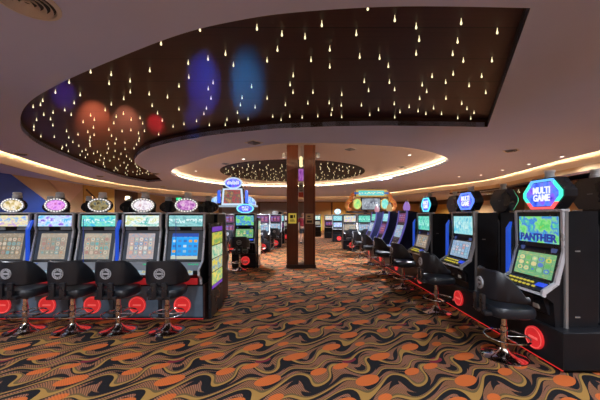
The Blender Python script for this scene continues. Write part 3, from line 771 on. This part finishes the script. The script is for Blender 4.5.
# --- screens
T1 = screen('top_art_gold', 'title', [(.2, .15, .6), (.25, .45, .85), (.85, .75, .35), (.55, .35, .7), (.2, .6, .5)], (.8, .75, .6), 1.0, seed=11)
T2 = screen('top_art_violet', 'title', [(.05, .45, .8), (.15, .55, .9), (.6, .75, .95), (.3, .15, .8), (.2, .1, .5)], (.8, .85, 1), 1.0, seed=12)
T3 = screen('top_art_teal', 'title', [(.02, .3, .55), (.05, .55, .65), (.25, .75, .55), (.05, .5, .8), (.1, .35, .6)], (.75, .9, .9), 1.0, seed=13)
T4 = screen('top_art_sky', 'title', [(.10, .35, .75), (.15, .55, .45), (.75, .85, .85), (.70, .72, .25), (.10, .45, .75)], (.85, .9, .95), 1.0, seed=14)
T5 = screen('top_art_aqua', 'title', [(.10, .30, .32), (.15, .5, .55), (.30, .65, .65), (.15, .4, .45), (.3, .55, .5)], (.75, .95, .95), .95, seed=15)
R1 = screen('reels_warm', 'reels', SOFT, (.30, .26, .20), .85, 5, 4, 1.0)
R2 = screen('reels_grey', 'reels', SOFT, (.40, .36, .30), .85, 5, 4, 2.0)
R3 = screen('reels_rose', 'reels', SOFT[1:]+[(.12, .5, .5)], (.46, .40, .32), .85, 5, 4, 3.0)
R4 = screen('reels_pale', 'reels', [(.2, .35, .6), (.7, .4, .35), (.75, .65, .45), (.35, .5, .55), (.8, .75, .7)], (.50, .44, .44), .85, 5, 4, 4.0)
R5 = screen('menu_blue', 'menu', [(.05, .18, .55), (.3, .55, .75), (.75, .4, .1), (.08, .25, .6), (.55, .75, .85)], (.02, .32, .80), .9, 5, 5, 5.0)
O1 = screen('oval_gold', 'art', [(.02, .15, .3), (.45, .32, .05), (.85, .7, .45), (.9, .85, .75), (.2, .3, .4)], (1, 1, 1), 1.0, seed=21)
O2 = screen('oval_violet', 'art', [(.12, .02, .3), (.45, .08, .65), (.85, .4, .9), (.6, .15, .5), (.1, .02, .2)], (1, 1, 1), 1.0, seed=22)
O3 = screen('oval_bronze', 'art', [(.01, .01, .015), (.08, .06, .03), (.35, .28, .12), (.10, .14, .16), (.02, .02, .02)], (1, 1, 1), 1.0, seed=23)
O4 = screen('oval_white', 'art', [(.35, .22, .3), (.7, .6, .7), (.9, .88, .92), (.6, .35, .4), (.75, .65, .75)], (1, 1, 1), 1.0, seed=24)
O5 = screen('oval_plum', 'art', [(.06, .01, .12), (.25, .04, .30), (.6, .25, .6), (.75, .55, .7), (.12, .03, .2)], (1, 1, 1), 1.0, seed=25)
PANT = screen('panther_art', 'art', [(.45, .55, .05), (.08, .55, .15), (.25, .70, .20), (.04, .16, .70), (.10, .60, .30), (.75, .65, .08)], (1, 1, 1), 1.0, seed=31)
PANR = screen('panther_reels', 'reels', [(.12, .45, .12), (.6, .55, .1), (.08, .2, .6), (.3, .6, .3), (.7, .62, .3)], (.16, .42, .22), .85, 5, 3, 6.0)
AQ1 = screen('aqua_top', 'title', [(.05, .4, .6), (.15, .6, .75), (.4, .75, .75), (.1, .45, .65), (.1, .5, .7)], (.6, .85, .85), .95, seed=32)
AQR = screen('aqua_reels', 'reels', [(.2, .45, .75), (.55, .65, .8), (.6, .3, .3), (.3, .6, .7), (.75, .75, .8)], (.28, .42, .58), .8, 5, 4, 7.0)
GR1 = screen('green_top', 'title', [(.02, .3, .2), (.05, .6, .4), (.2, .7, .55), (.05, .45, .4), (.02, .35, .3)], (.5, .9, .8), .95, seed=33)
GRR = screen('green_reels', 'reels', [(.5, .4, .2), (.6, .5, .4), (.2, .4, .5), (.7, .6, .5)], (.30, .24, .20), .75, 5, 4, 8.0)
PK = screen('pink_reels', 'reels', [(.5, .12, .2), (.4, .15, .4), (.2, .2, .6), (.6, .4, .35)], (.10, .03, .12), .8, 3, 3, 9.0)

# --- left bank: five machines facing the camera, five more back to back with them
LB = [-1.74, -2.405, -3.07, -3.735, -4.40]
PLZ = .53
pl = thing('machine_plinth', 'long dark plinth under the bank of oval sign machines', 'plinth', (-3.07, 4.3, 0))
MB().box(-1.68, 1.63, .0, 1.42, .03, PLZ, .008).make('body', NAVY, pl)
MB().box(1.63, 1.65, .02, 1.42, .0, PLZ).make('end_panel', DARKRIM, pl)
MB().box(-1.66, 1.62, .05, 1.38, 0, .03).make('toe_kick', BLACK, pl)
def kick_disc(p, x, y, z, r=.125, rz=0):
    b = MB(); n = 28
    b.prism(oval(r, r, 0, n), -.025, 0, 'y')
    o = b.make('kick_lamp', REDGLOW, p, True, (x, y, z)); o.rotation_euler = (0, 0, rz); o['label'] = 'round red lamp on the plinth front'
    b = MB(); b.box(-.06, .06, -.028, -.025, -.012, .012); b.ring(oval(r*.92, r*.92, 0, n), oval(r*.86, r*.86, 0, n), -.028, -.025); b.make('emblem', REDDARK, o)
    return o
for i, x in enumerate(LB):
    kick_disc(pl, x+3.07, .0, .235)
    MB().box(x+3.07-.30, x+3.07+.30, -.006, 0, .06, PLZ-.02).make('front_panel', mat('slate_blue_laminate', (.10, .15, .21), .2, var=.25), pl)
MB().box(-1.66, 1.62, .03, .045, .010, .024).make('light_strip', REDSOFT, pl)
names = [('slot machine with plum oval sign and blue menu screen at the left bank aisle end', T5, R5, O5, False, True),
         ('slot machine with whitish oval sign, second from the aisle end of the left bank', T4, R4, O4, True, False),
         ('slot machine with dark bronze oval sign, in the middle of the left bank', T3, R3, O3, False, True),
         ('slot machine with bright violet oval sign and violet top screen in the left bank', T2, R2, O2, True, False),
         ('slot machine with gold and blue oval sign at the left edge of the picture', T1, R1, O1, False, False)]
for x, (lab, a, b_, c, fin, rod) in zip(LB, names):
    machine_upright(lab, (x, 4.56, PLZ), 0, a, b_, c, 'slot machines of the left bank facing the camera', fin, rod)
for i, x in enumerate((-1.70, -2.44, -3.18, -3.90, -4.62)):
    machine_upright(('aisle end', 'second', 'middle', 'fourth', 'outer end')[i]+' machine of the left bank rear row, seen from behind with black sign back', (x, 5.33, PLZ), PI, T3, R2, O2, 'slot machines of the left bank facing away', full=False)
stool_left = ['black stool before the machine with the blue menu screen, back to camera', 'black stool before the machine with the whitish oval sign, back to camera', 'black stool before the machine with the bronze oval sign in the left bank', 'black stool at the left picture edge before the machine with violet top screen']
for x, lab, rr in zip((-1.80, -2.46, -3.08, -3.72), stool_left, (.06, -.02, .03, -.04)):
    stool(x, 3.93, rr, lab, 'stools along the left bank')
stool(-4.44, 3.93, .03, 'black stool cut by the left picture edge before the gold oval sign machine', 'stools along the left bank')

# lit display on the aisle end of the left bank
t = thing('display_panel', 'tall lit poster display on the aisle end of the left machine bank', 'display', (-1.39, 4.72, .0))
MB().box(.0, .045, -.33, .33, .0, 1.44, .008).make('case', SATIN, t)
cols4 = [[(.45, .4, .05), (.75, .6, .1), (.15, .4, .1), (.85, .5, .2)], [(.05, .35, .25), (.3, .6, .4), (.85, .8, .5), (.1, .25, .5)], [(.65, .5, .03), (.85, .7, .12), (.15, .35, .5), (.9, .8, .3)], [(.6, .5, .04), (.15, .45, .25), (.85, .75, .1), (.35, .08, .45)]]
for k in range(4):
    z0 = 1.10-.205*k
    MB().pane((.05, -.28, z0), (.05, .28, z0), (.05, .28, z0+.19), (.05, -.28, z0+.19)).make('poster', screen('poster_art_%s' % 'abcd'[k], 'art', cols4[k], (.9, .85, .5), .85, seed=40+k), t)
for a, b in ((1.305, 1.38), (.43, .475)): MB().box(.045, .05, -.28, .28, a, b).make('purple_band', glow('band_purple', (.2, .05, .55), .7), t)

# --- right bank: machines facing the aisle, black backs behind
RZ = .40
RX = 2.81
RY = [3.30, 4.82, 6.34, 7.86, 9.38, 10.9]
pr = thing('machine_plinth', 'long black plinth under the bank of hexagon sign machines', 'plinth', (2.58, 0, 0))
MB().box(0, 1.25, 2.84, 11.6, .03, RZ, .01).make('body', BLACK, pr)
MB().box(.04, 1.2, 2.88, 11.55, 0, .03).make('toe_kick', BLACK, pr)
MB().box(.025, .038, 2.88, 11.5, .008, .026).make('light_strip', REDSTRIP, pr)
for y in RY: kick_disc(pr, 0, y-.12, .22, .12, -PI/2)
machine_twin('slot machine with big hexagon sign and green panther title screen, foremost on the right', (RX, RY[0], RZ), -PI/2, PANT, PANR, 'slot machines of the right bank facing the aisle', hex_sign(blueface, MG.m, 'MULTI\nGAME'), True, True, 'PANTHER')
machine_twin('slot machine with aqua screens and blue hexagon sign, second along the right bank', (RX, RY[1], RZ), -PI/2, AQ1, AQR, 'slot machines of the right bank facing the aisle', hex_sign(blueface, glow('rim_blue', (.12, .25, 1), 1.3), 'MULTI\nGAME', .46, .28), True)
machine_twin('slot machine with green top screen and blue hexagon sign, third along the right bank', (RX, RY[2], RZ), -PI/2, GR1, GRR, 'slot machines of the right bank facing the aisle', hex_sign(blueface, glow('rim_aqua', (.1, .7, .9), 1.3), 'MULTI\nGAME', .44, .30), True)

def machine_curved(label, loc, rz, top_mat, main_mat, top_col, group):
    """tall cabinet with a bowed front, glowing sides and a candle-shaped topper"""
    t = thing('slot_machine', label, 'slot machine', loc, rz, group); W = .30
    n = 12; fr = [(-.02-.26*(1-math.sin(PI*(.5+.5*i/n)))+.0, 1.30-i/n*.95) for i in range(n+1)]
    prof = fr+[(-.30, .30), (-.20, .2), (-.18, 0), (.26, 0), (.26, 1.25)]
    MB().prism(prof, -W, W, 'x').make('cabinet', mat('blue_black_cabinet', (.012, .014, .045), .25, var=.3), t)
    for sx in (-1, 1):
        x0, x1 = sorted((sx*(W-.005), sx*(W+.02)))
        f2 = [(y-.022, z) for y, z in fr]; b2 = [(y+.02, z) for y, z in fr]
        MB().prism(f2+b2[::-1], x0, x1, 'x').make('side_light', glow('side_light_'+('violet' if top_col[0] > .3 else 'blue'), (.16, .14, .65) if top_col[0] > .3 else (.1, .25, .85), .5), t)
    def onf(i, dx, up=.008): return (dx, fr[i][0]-up, fr[i][1])
    MB().pane(onf(4, -.25), onf(4, .25), onf(1, .25), onf(1, -.25)).make('upper_screen', top_mat, t)
    MB().pane(onf(9, -.25, .012), onf(9, .25, .012), onf(5, .25, .02), onf(5, -.25, .02)).make('main_screen', main_mat, t)
    MB().box(-W, W, -.38, -.24, .30, .345, .012).make('button_deck', SILVER, t)
    MB().box(-.2, .2, -.385, -.35, .347, .355).make('button_row', glow('row_blue', (.1, .3, .9), 1.0), t)
    b = MB(); b.lathe([(0, 0), (.05, 0), (.05, .05), (.085, .07), (.09, .15), (.07, .22), (.04, .28), (0, .285)], 16, (0, .08, 1.25)); b.make('topper', glow('topper_%02d' % int(top_col[0]*99), top_col, .55), t, True)
    MB().lathe([(0, 0), (.04, 0), (.04, .06), (0, .06)], 12, (0, .08, 1.533)).make('beacon_light', BEACON, t, True)
    return t
machine_curved('tall curved slot machine with violet topper, fourth along the right bank', (RX, RY[3], RZ), -PI/2, PK, AQR, (.55, .30, .9), 'slot machines of the right bank facing the aisle')
machine_curved('tall curved slot machine with amber topper, fifth along the right bank', (RX, RY[4], RZ), -PI/2, AQ1, PK, (.75, .5, .2), 'slot machines of the right bank facing the aisle')
machine_curved('tall curved slot machine with pink topper at the far end of the right bank', (RX, RY[5], RZ), -PI/2, GR1, AQR, (.8, .35, .45), 'slot machines of the right bank facing the aisle')
bl = ['foremost black machine back with plain hexagon sign, at the right picture edge', 'second black machine back with plain hexagon sign behind the right bank', 'third black machine back with plain hexagon sign behind the right bank', 'fourth black machine back with hexagon sign along the right bank']
for i, y in enumerate((3.36, 4.88, 6.40, 7.92)):
    machine_twin(bl[i], (3.42, y, RZ), PI/2, AQ1, AQR, 'slot machines of the right bank facing away', black_hex_back, False, False)
sl = ['black stool before the panther title machine, foremost on the right', 'black stool before the aqua machine, second along the right bank', 'black stool third along the right bank before the green top screen', 'black stool fourth along the right bank before the violet topper machine', 'black stool fifth along the right bank', 'black stool at the far end of the right bank']
for (x, y), lab, rr in zip(((2.25, 3.2), (2.21, 4.7), (2.22, 6.25), (2.24, 7.8), (2.24, 9.3), (2.24, 10.8)), sl, (-.1, -.05, .06, 0, .05, 0)):
    stool(x, y, -PI/2+rr, lab, 'stools along the right bank')

# --- far banks
def pedestal(x, y, rz, label, w=.66, dsc=True, h=.42):
    p = thing('machine_stand', label, 'stand', (x, y, 0), rz)
    MB().box(-w/2, w/2, -.30, .30, .02, h, .008).make('body', BLACK, p)
    MB().box(-w/2+.03, w/2-.03, -.27, .27, 0, .02).make('toe_kick', BLACK, p)
    if dsc: kick_disc(p, .05, -.30, .22, .13)
    return p
# lone machine behind the left bank
pedestal(-1.68, 8.95, 0, 'black stand under the machine with blue oval sign behind the left bank', .72)
MO = NT('oval_blue'); MO.set(col=(.02, .02, .02), emit=(.08, .30, 1), es=1.2)
def oval_sign(t):
    zc = 1.36
    hs = MB().prism(oval(.27, .15, zc), -.04, .06, 'y').make('sign_housing', SATIN, t)
    MB().plate(oval(.21, .105, zc), -.052, -.04).make('sign_face', blueface, hs)
    MB().ring(oval(.265, .145, zc), oval(.22, .112, zc), -.058, -.038).make('sign_rim', glow('rim_cyan', (.2, .75, 1), 1.3), hs)
    text('lettering', 'MULTI\nGAME', .085, glow('letter_white', (.85, .87, 1), 1.0), hs, (0, -.056, zc), .003, (PI/2, 0, 0), .002, .85)
machine_twin('slot machine with blue oval sign and green screen standing behind the left bank', (-1.68, 8.93, .42), 0, PANT, PANR, 'slot machines of the far left bank', oval_sign, False)
stool(-1.72, 8.30, .1, 'black stool before the machine with blue oval sign behind the left bank', 'stools of the far left bank')
t = thing('display_panel', 'lit poster display on the side of the machine with blue oval sign', 'display', (-1.29, 8.95, .30))
MB().box(0, .04, -.26, .26, -.30, 1.2, .006).make('case', SATIN, t)
for k in range(4):
    MB().pane((.045, -.22, .86-.26*k), (.045, .22, .86-.26*k), (.045, .22, 1.10-.26*k), (.045, -.22, 1.10-.26*k)).make('poster', screen('poster_art_%s' % 'efgh'[k], 'title', [[(.7, .6, .1), (.2, .5, .4), (.8, .7, .4)], [(.1, .4, .6), (.7, .5, .2), (.8, .8, .6)], [(.6, .15, .1), (.8, .6, .3), (.9, .8, .6)], [(.7, .4, .3), (.8, .65, .5), (.5, .3, .3)]][k], (.9, .85, .6), .8, seed=50+k), t)

# bank with the big lit jackpot sign
WN = glow('neon_white', (.62, .80, 1), .9)
for i, (x, lab) in enumerate(((-3.72, 'dark slot machine at the left end under the blue jackpot sign'), (-3.02, 'slot machine with pink reels under the blue jackpot sign'), (-2.33, 'slot machine hidden behind the oval sign, under the jackpot sign'), (-1.64, 'slot machine with pink reels at the right end under the jackpot sign'))):
    pedestal(x, 12.8, 0, 'stand under the '+lab, .68)
    machine_twin(lab, (x, 12.8, .42), 0, PK, (AQR, PK, R4, AQR)[i], 'slot machines under the blue jackpot sign', None, False, False)
    stool(x+.02, 12.12, .05*i, 'stool before the '+lab, 'stools under the blue jackpot sign')
jp = thing('jackpot_sign', 'blue and white lit jackpot sign with side wings above the far left bank', 'sign', (-2.98, 13.0, 1.98))
MB().box(-1.05, 1.05, -.12, .3, -.02, .05, .01).make('shelf', glow('shelf_pale', (.5, .65, .8), .55), jp)
MB().box(-.52, .46, -.05, .15, .06, .80, .01).make('housing', SATIN, jp)
b = MB(); b.ring([(-.52, .06), (.46, .06), (.40, .80), (-.46, .80)], [(-.44, .13), (.38, .13), (.33, .74), (-.39, .74)], -.09, -.04); b.make('frame', WN, jp)
MB().pane((-.44, -.06, .13), (.38, -.06, .13), (.38, -.06, .74), (-.44, -.06, .74)).make('screen', screen('jackpot_art', 'art', [(.03, .02, .05), (.10, .04, .06), (.45, .08, .08), (.12, .12, .10), (.5, .25, .1), (.04, .02, .06)], (1, 1, 1), .9, seed=61), jp)
cz = 1.04
hs = MB(); hs.prism(oval(.40, .25, cz), -.05, .1, 'y'); hs.prism(oval(.24, .12, cz+.16), -.05, .1, 'y'); hs.box(-.46, .40, -.03, .1, .78, .92); hs = hs.make('crest', SATIN, jp)
MB().ring(oval(.41, .255, cz), oval(.35, .205, cz), -.09, -.04).make('crest_rim', WN, hs)
MB().plate(oval(.35, .205, cz), -.075, -.05).make('crest_face', blueface, hs)
b = MB()
for k in range(9): b.box(-.27+.06*k, -.232+.06*k, -.085, -.074, cz-.06-.012*(k % 2), cz+.05+.02*((k*2) % 3))
b.make('crest_script', glow('script_white', (.8, .85, 1), 1.0), hs)
for sx in (-1, 1):
    MB().box(-.06, .06, -.06, .06, .15, .72, .03).make('side_light', glow('tube_blue', (.03, .12, .95), 1.2), jp, True, (-.03+sx*.62, 0, 0))
    b = MB(); pts = [(0, 0), (.34, 0), (.34, .12), (.26, .26), (.12, .36), (.0, .40)]
    pts = [(sx*p[0], .06+p[1]) for p in pts]; b.prism(pts, -.03, .08, 'y'); wg = b.make('wing', SATIN, jp, False, (-.03+sx*.70, 0, 0))
    MB().plate([(p[0]*.9+sx*.01, .08+(p[1]-.06)*.88) for p in pts], -.04, -.028).make('wing_face', screen('wing_art', 'art', [(.05, .15, .6), (.5, .75, .95), (.1, .3, .8), (.6, .15, .5)], (1, 1, 1), 1.1, seed=62), wg)
    ring = [(p[0], p[1]) for p in pts]; inn = [(p[0]*.9+sx*.01, .08+(p[1]-.06)*.88) for p in pts]
    MB().ring(ring, inn, -.05, -.028).make('wing_rim', WN, wg)

# more machines further down the left side
for i, (x, y, lab) in enumerate(((-1.25, 14.6, 'slot machine with pink reels and white cap beyond the jackpot sign bank'), (-1.2, 16.6, 'dark slot machine with black cap beyond the jackpot sign bank'), (-.95, 19.0, 'slot machine with amber screen furthest along the left side'))):
    pedestal(x, y, 0, 'stand under the '+lab)
    t = machine_twin(lab, (x, y, .42), 0, (PK, AQ1, T1)[i], (AQR, PK, R1)[i], 'slot machines far along the left side', None, False, False)
    MB().lathe([(0, 0), (.12, 0), (.16, .05), (.16, .12), (.1, .16), (0, .17)], 16, (0, .05, 1.22)).make('cap', (WHITEP, BLACK, NB)[i], t, True)
stool(-1.25, 13.95, .1, 'black stool before the machine with white cap beyond the jackpot bank', 'stools far along the left side')
stool(-1.2, 15.95, 0, 'black stool before the machine with black cap beyond the jackpot bank', 'stools far along the left side')

# bank with the lit arch sign, right of centre
for i, (x, lab) in enumerate(((2.32, 'slot machine at the left end under the arched dragon sign'), (3.0, 'slot machine with teal screen under the arched dragon sign'), (3.68, 'slot machine third from left under the arched dragon sign'))):
    pedestal(x, 13.6, 0, 'stand under the '+lab, .68)
    machine_twin(lab, (x, 13.6, .42), 0, (T1, GR1, AQ1)[i], (R1, AQR, R4)[i], 'slot machines under the arched sign', None, False, False, trim=STEEL)
    stool(x, 12.95, .1-.1*i, 'black stool before the '+lab, 'stools under the arched sign')
def scroll_mat():
    if 'scroll_red' in MATS: return MATS['scroll_red']
    q = NT('scroll_red'); c = q.ramp(q.noise(q.obj(), 9, 2), [(.16, .02, .015), (.45, .06, .03), (.65, .32, .08), (.30, .04, .02)])
    q.set(col=c, rough=.4, emit=c, es=.35); MATS['scroll_red'] = q.m; return q.m
ar = thing('arch_sign', 'wide arched sign with teal title bar and red scrollwork above the far right bank', 'sign', (3.35, 13.7, 1.72))
MB().box(-1.15, 1.15, -.12, .3, -.02, .06, .01).make('shelf', SATIN, ar)
b = MB(); b.prism([(-.72, .74), (.72, .74), (.78, .9), (.72, 1.06), (.3, 1.1), (-.3, 1.1), (-.72, 1.06), (-.78, .9)], -.08, .14, 'y'); tb = b.make('title_bar', BLACK, ar)
MB().pane((-.60, -.09, .79), (.60, -.09, .79), (.60, -.09, 1.02), (-.60, -.09, 1.02)).make('title_face', screen('arch_title', 'title', [(.05, .35, .35), (.10, .6, .5), (.15, .5, .6), (.05, .4, .4)], (.95, .85, .5), 1.1, seed=71), tb)
MB().ring([(-.72, .74), (.72, .74), (.72, 1.07), (-.72, 1.07)], [(-.60, .79), (.60, .79), (.60, 1.02), (-.60, 1.02)], -.11, -.08).make('title_rim', glow('rim_gold', (.55, .40, .10), .7, (.4, .3, .1)), tb)
for sx in (-1, 1): MB().lathe([(0, -.05), (.10, -.04), (.11, 0), (.10, .04), (0, .05)], 16).make('blue_gem', glow('gem_blue', (.03, .15, .5), .8), tb, True, (sx*.70, -.1, .9))
MB().box(-.46, .46, -.02, .15, .1, .70, .01).make('screen_case', BLACK, ar)
MB().pane((-.42, -.03, .14), (.42, -.03, .14), (.42, -.03, .66), (-.42, -.03, .66)).make('screen', screen('arch_art', 'title', [(.05, .05, .08), (.18, .2, .25), (.4, .45, .5), (.08, .1, .15)], (.6, .65, .75), .9, seed=72), ar)
for sx, c in ((-1, [(.1, .5, .2), (.4, .7, .2), (.8, .7, .2)]), (1, [(.1, .55, .55), (.2, .7, .6), (.7, .8, .6)])):
    m = MB(); m.plate(oval(.17, .23, .40), -.05, .06); m.make('side_medal', screen('medal_'+('green' if sx < 0 else 'teal'), 'art', c, (1, 1, 1), 1.1, seed=73+sx), ar, False, (sx*.65, 0, 0))
    MB().ring(oval(.20, .26, .40), oval(.17, .23, .40), -.07, .06).make('medal_rim', glow('rim_gold', (.55, .40, .10), .7), ar, False, (sx*.65, 0, 0))
    # scrolling dragon limb: a tapering curl
    pts = spline([(sx*.72, 0, .95), (sx*.90, 0, .80), (sx*.95, 0, .60), (sx*1.10, 0, .45), (sx*1.13, 0, .25), (sx*1.02, 0, .12), (sx*.92, 0, .22)], 5)
    MB().tube(pts, [.03+.075*math.sin(PI*min(1, .15+i/len(pts)*.85)) for i in range(len(pts))], 8).make('scroll', scroll_mat(), ar, True)

# machines beyond the arch bank
MRND = screen('round_top', 'art', [(.1, .25, .6), (.4, .7, 1), (.9, .95, 1), (.2, .4, .9)], (1, 1, 1), 1.3, seed=81)
def round_sign(t):
    hs = MB().prism(oval(.22, .18, 1.40), -.04, .06, 'y').make('sign_housing', SATIN, t)
    MB().plate(oval(.20, .16, 1.40), -.052, -.04).make('sign_face', MRND, hs)
    MB().box(-.05, .05, -.02, .04, 1.2, 1.24).make('sign_stalk', BLACK, t)
pedestal(2.28, 17.6, 0, 'black stand under the machine with pale blue round sign', .66)
machine_twin('slot machine with a pale blue round sign left of the arched sign bank', (2.28, 17.6, .42), 0, AQ1, T2, 'slot machines in the far middle', round_sign, False, False)
t = thing('display_panel', 'tall green lit panel beside the machine with pale blue round sign', 'display', (2.66, 17.4, .0))
MB().box(-.03, .07, -.05, .3, 0, 1.5, .01).make('case', SATIN, t)
MB().box(-.01, .06, -.06, -.05, .2, 1.4).make('light_face', glow('panel_green', (.03, .6, .25), .9), t)
for i, (x, y, lab, a, b_) in enumerate(((2.05, 20.5, 'dark slot machine with red side panel near the far wall', T1, PK), (1.25, 22.0, 'slot machine with yellow panel near the far wall', T4, R1), (.65, 24.0, 'slot machine nearest the column at the far wall', T2, R4))):
    pedestal(x, y, 0, 'stand under the '+lab, .66, False)
    t = machine_twin(lab, (x, y, .42), 0, a, b_, 'slot machines in the far middle', None, False, False)
    MB().box(.34, .40, -.2, .2, .02, 1.1).make('side_panel', (glow('panel_red', (.7, .04, .03), .7), glow('panel_yellow', (.75, .6, .05), .8), SATIN)[i], t)

# exit sign
t = thing('exit_sign', 'small green lit emergency exit sign hanging at the far left', 'sign', (-9.3, 22.3, 2.86))
MB().box(-.24, .24, -.03, .03, -.13, .13, .01).make('box', GREY, t)
MB().box(-.21, .21, -.036, -.03, -.10, .10).make('face', glow('exit_green', (.02, .65, .25), 1.2), t)
b = MB(); b.ball((.02, -.038, .055), .02, 8, 6, (1, .2, 1)); b.tube([(.015, -.038, .03), (-.005, -.038, -.02), (.03, -.038, -.075)], .012, 6); b.tube([(-.005, -.038, -.02), (-.05, -.038, -.06)], .011, 6); b.tube([(.015, -.038, .025), (.06, -.038, .0)], .008, 6); b.tube([(.012, -.038, .025), (-.035, -.038, .0)], .008, 6)
b.make('running_figure', glow('exit_white', (.9, 1, .9), 1.2), t)
MB().tube([(0, 0, .13), (0, 0, 1.0)], .008).make('rod', STEEL, t)

# ------------------------------------------------------------------ person beyond the column
SKIN = mat('skin', (.52, .29, .20), .5, var=.08); SHIRT = mat('maroon_shirt', (.30, .02, .04), .8, var=.15); SHORTS = mat('dark_shorts', (.02, .022, .03), .8, var=.2); HAIR = mat('grey_hair', (.30, .22, .20), .7, var=.2); SHOE = mat('dark_shoe', (.03, .03, .03), .6)
def skinned(name, verts, edges, radii, m, parent, root=0, sub=2):
    me = bpy.data.meshes.new(name); me.from_pydata(verts, edges, []); o = bpy.data.objects.new(name, me); COL.objects.link(o)
    sk = o.modifiers.new('s', 'SKIN'); sk.use_smooth_shade = True
    for d, r in zip(me.skin_vertices[0].data, radii): d.radius = r if isinstance(r, tuple) else (r, r)
    me.skin_vertices[0].data[root].use_root = True
    ss = o.modifiers.new('ss', 'SUBSURF'); ss.levels = ss.render_levels = sub
    dg = bpy.context.evaluated_depsgraph_get(); m2 = bpy.data.meshes.new_from_object(o.evaluated_get(dg)); bpy.data.objects.remove(o)
    m2.materials.clear(); m2.materials.append(m); r = bpy.data.objects.new(name, m2); COL.objects.link(r); r.parent = parent
    return r
pe = thing('person', 'person in maroon shirt and dark shorts standing, seen through the column gap', 'person', (.15, 16.6, 0), .25)
V = [(0, 0, .92), (0, .01, 1.08), (0, .0, 1.26), (0, .01, 1.40), (0, 0, 1.47), (0, -.01, 1.52), (0, -.02, 1.60), (0, -.01, 1.67)]
E = [(i, i+1) for i in range(7)]
Rr = [(.155, .11), (.14, .10), (.165, .115), (.13, .085), (.055, .055), (.06, .065), (.078, .095), (.06, .075)]
def chain(start, pts, rs):
    p = start
    for q, r in zip(pts, rs):
        V.append(q); Rr.append(r); E.append((p, len(V)-1)); p = len(V)-1
    return p
for s_ in (-1, 1):
    chain(0, [(s_*.09, 0, .84), (s_*.10, -.01, .50), (s_*.10, .02, .28), (s_*.10, .03, .09), (s_*.11, -.05, .045), (s_*.115, -.15, .035)], [.095, .062, .06, .042, .042, .035])
    e = chain(3, [(s_*.15, .01, 1.39), (s_*.20, .02, 1.33), (s_*.25, .03, 1.10), (s_*.25, -.04, .88), (s_*.25, -.055, .82)], [.06, .055, .043, .03, .032])
    for k in range(4):
        yk = -.085+.022*k; ln = (.052, .062, .066, .055)[k]
        chain(e, [(s_*.25, yk, .785), (s_*.245, yk-.004, .785-ln*.6), (s_*.235, yk-.006, .785-ln)], [.010, .009, .008])
    chain(e, [(s_*.245, -.10, .80), (s_*.235, -.112, .765)], [.010, .009])
body = skinned('body', V, E, Rr, SKIN, pe)
sh_v = [(0, 0, .90), (0, .01, 1.08), (0, .0, 1.26), (0, .01, 1.39), (0, .0, 1.43)]; sh_e = [(0, 1), (1, 2), (2, 3), (3, 4)]; sh_r = [(.178, .13), (.165, .125), (.185, .135), (.15, .105), (.08, .075)]
for s_ in (-1, 1):
    sh_v += [(s_*.155, .01, 1.385), (s_*.205, .02, 1.32), (s_*.235, .028, 1.18)]; k = len(sh_v)-3; sh_e += [(3, k), (k, k+1), (k+1, k+2)]; sh_r += [.078, .074, .068]
skinned('shirt', sh_v, sh_e, sh_r, SHIRT, pe)
so_v = [(0, 0, .94), (0, 0, .86)]; so_e = [(0, 1)]; so_r = [(.172, .128), (.165, .13)]
for s_ in (-1, 1):
    so_v += [(s_*.095, 0, .78), (s_*.105, -.008, .52)]; k = len(so_v)-2; so_e += [(1, k), (k, k+1)]; so_r += [.115, .092]
skinned('shorts', so_v, so_e, so_r, SHORTS, pe)
MB().ball((0, .012, 1.655), .098, 16, 10, (.84, 1.02, .80)).make('hair', HAIR, pe, True)
b = MB(); b.ball((0, -.118, 1.60), .016, 8, 6, (.8, 1, 1.4)); b.ball((-.08, -.01, 1.605), .024, 8, 6, (.45, .8, 1.2)); b.ball((.08, -.01, 1.605), .024, 8, 6, (.45, .8, 1.2)); b.make('face_features', SKIN, body, True)
b = MB(); b.ball((-.032, -.102, 1.625), .012, 8, 6); b.ball((.032, -.102, 1.625), .012, 8, 6); b.make('eyes', mat('eye_dark', (.05, .04, .04), .3), body, True)
MB().ball((0, -.104, 1.555), .022, 8, 6, (1, .4, .28)).make('mouth', mat('lips', (.40, .13, .11), .5), body, True)
for s_ in (-1, 1): MB().box(s_*.112-.05, s_*.112+.05, -.21, .08, 0, .085, .03, 3).make('shoe', SHOE, pe, True)
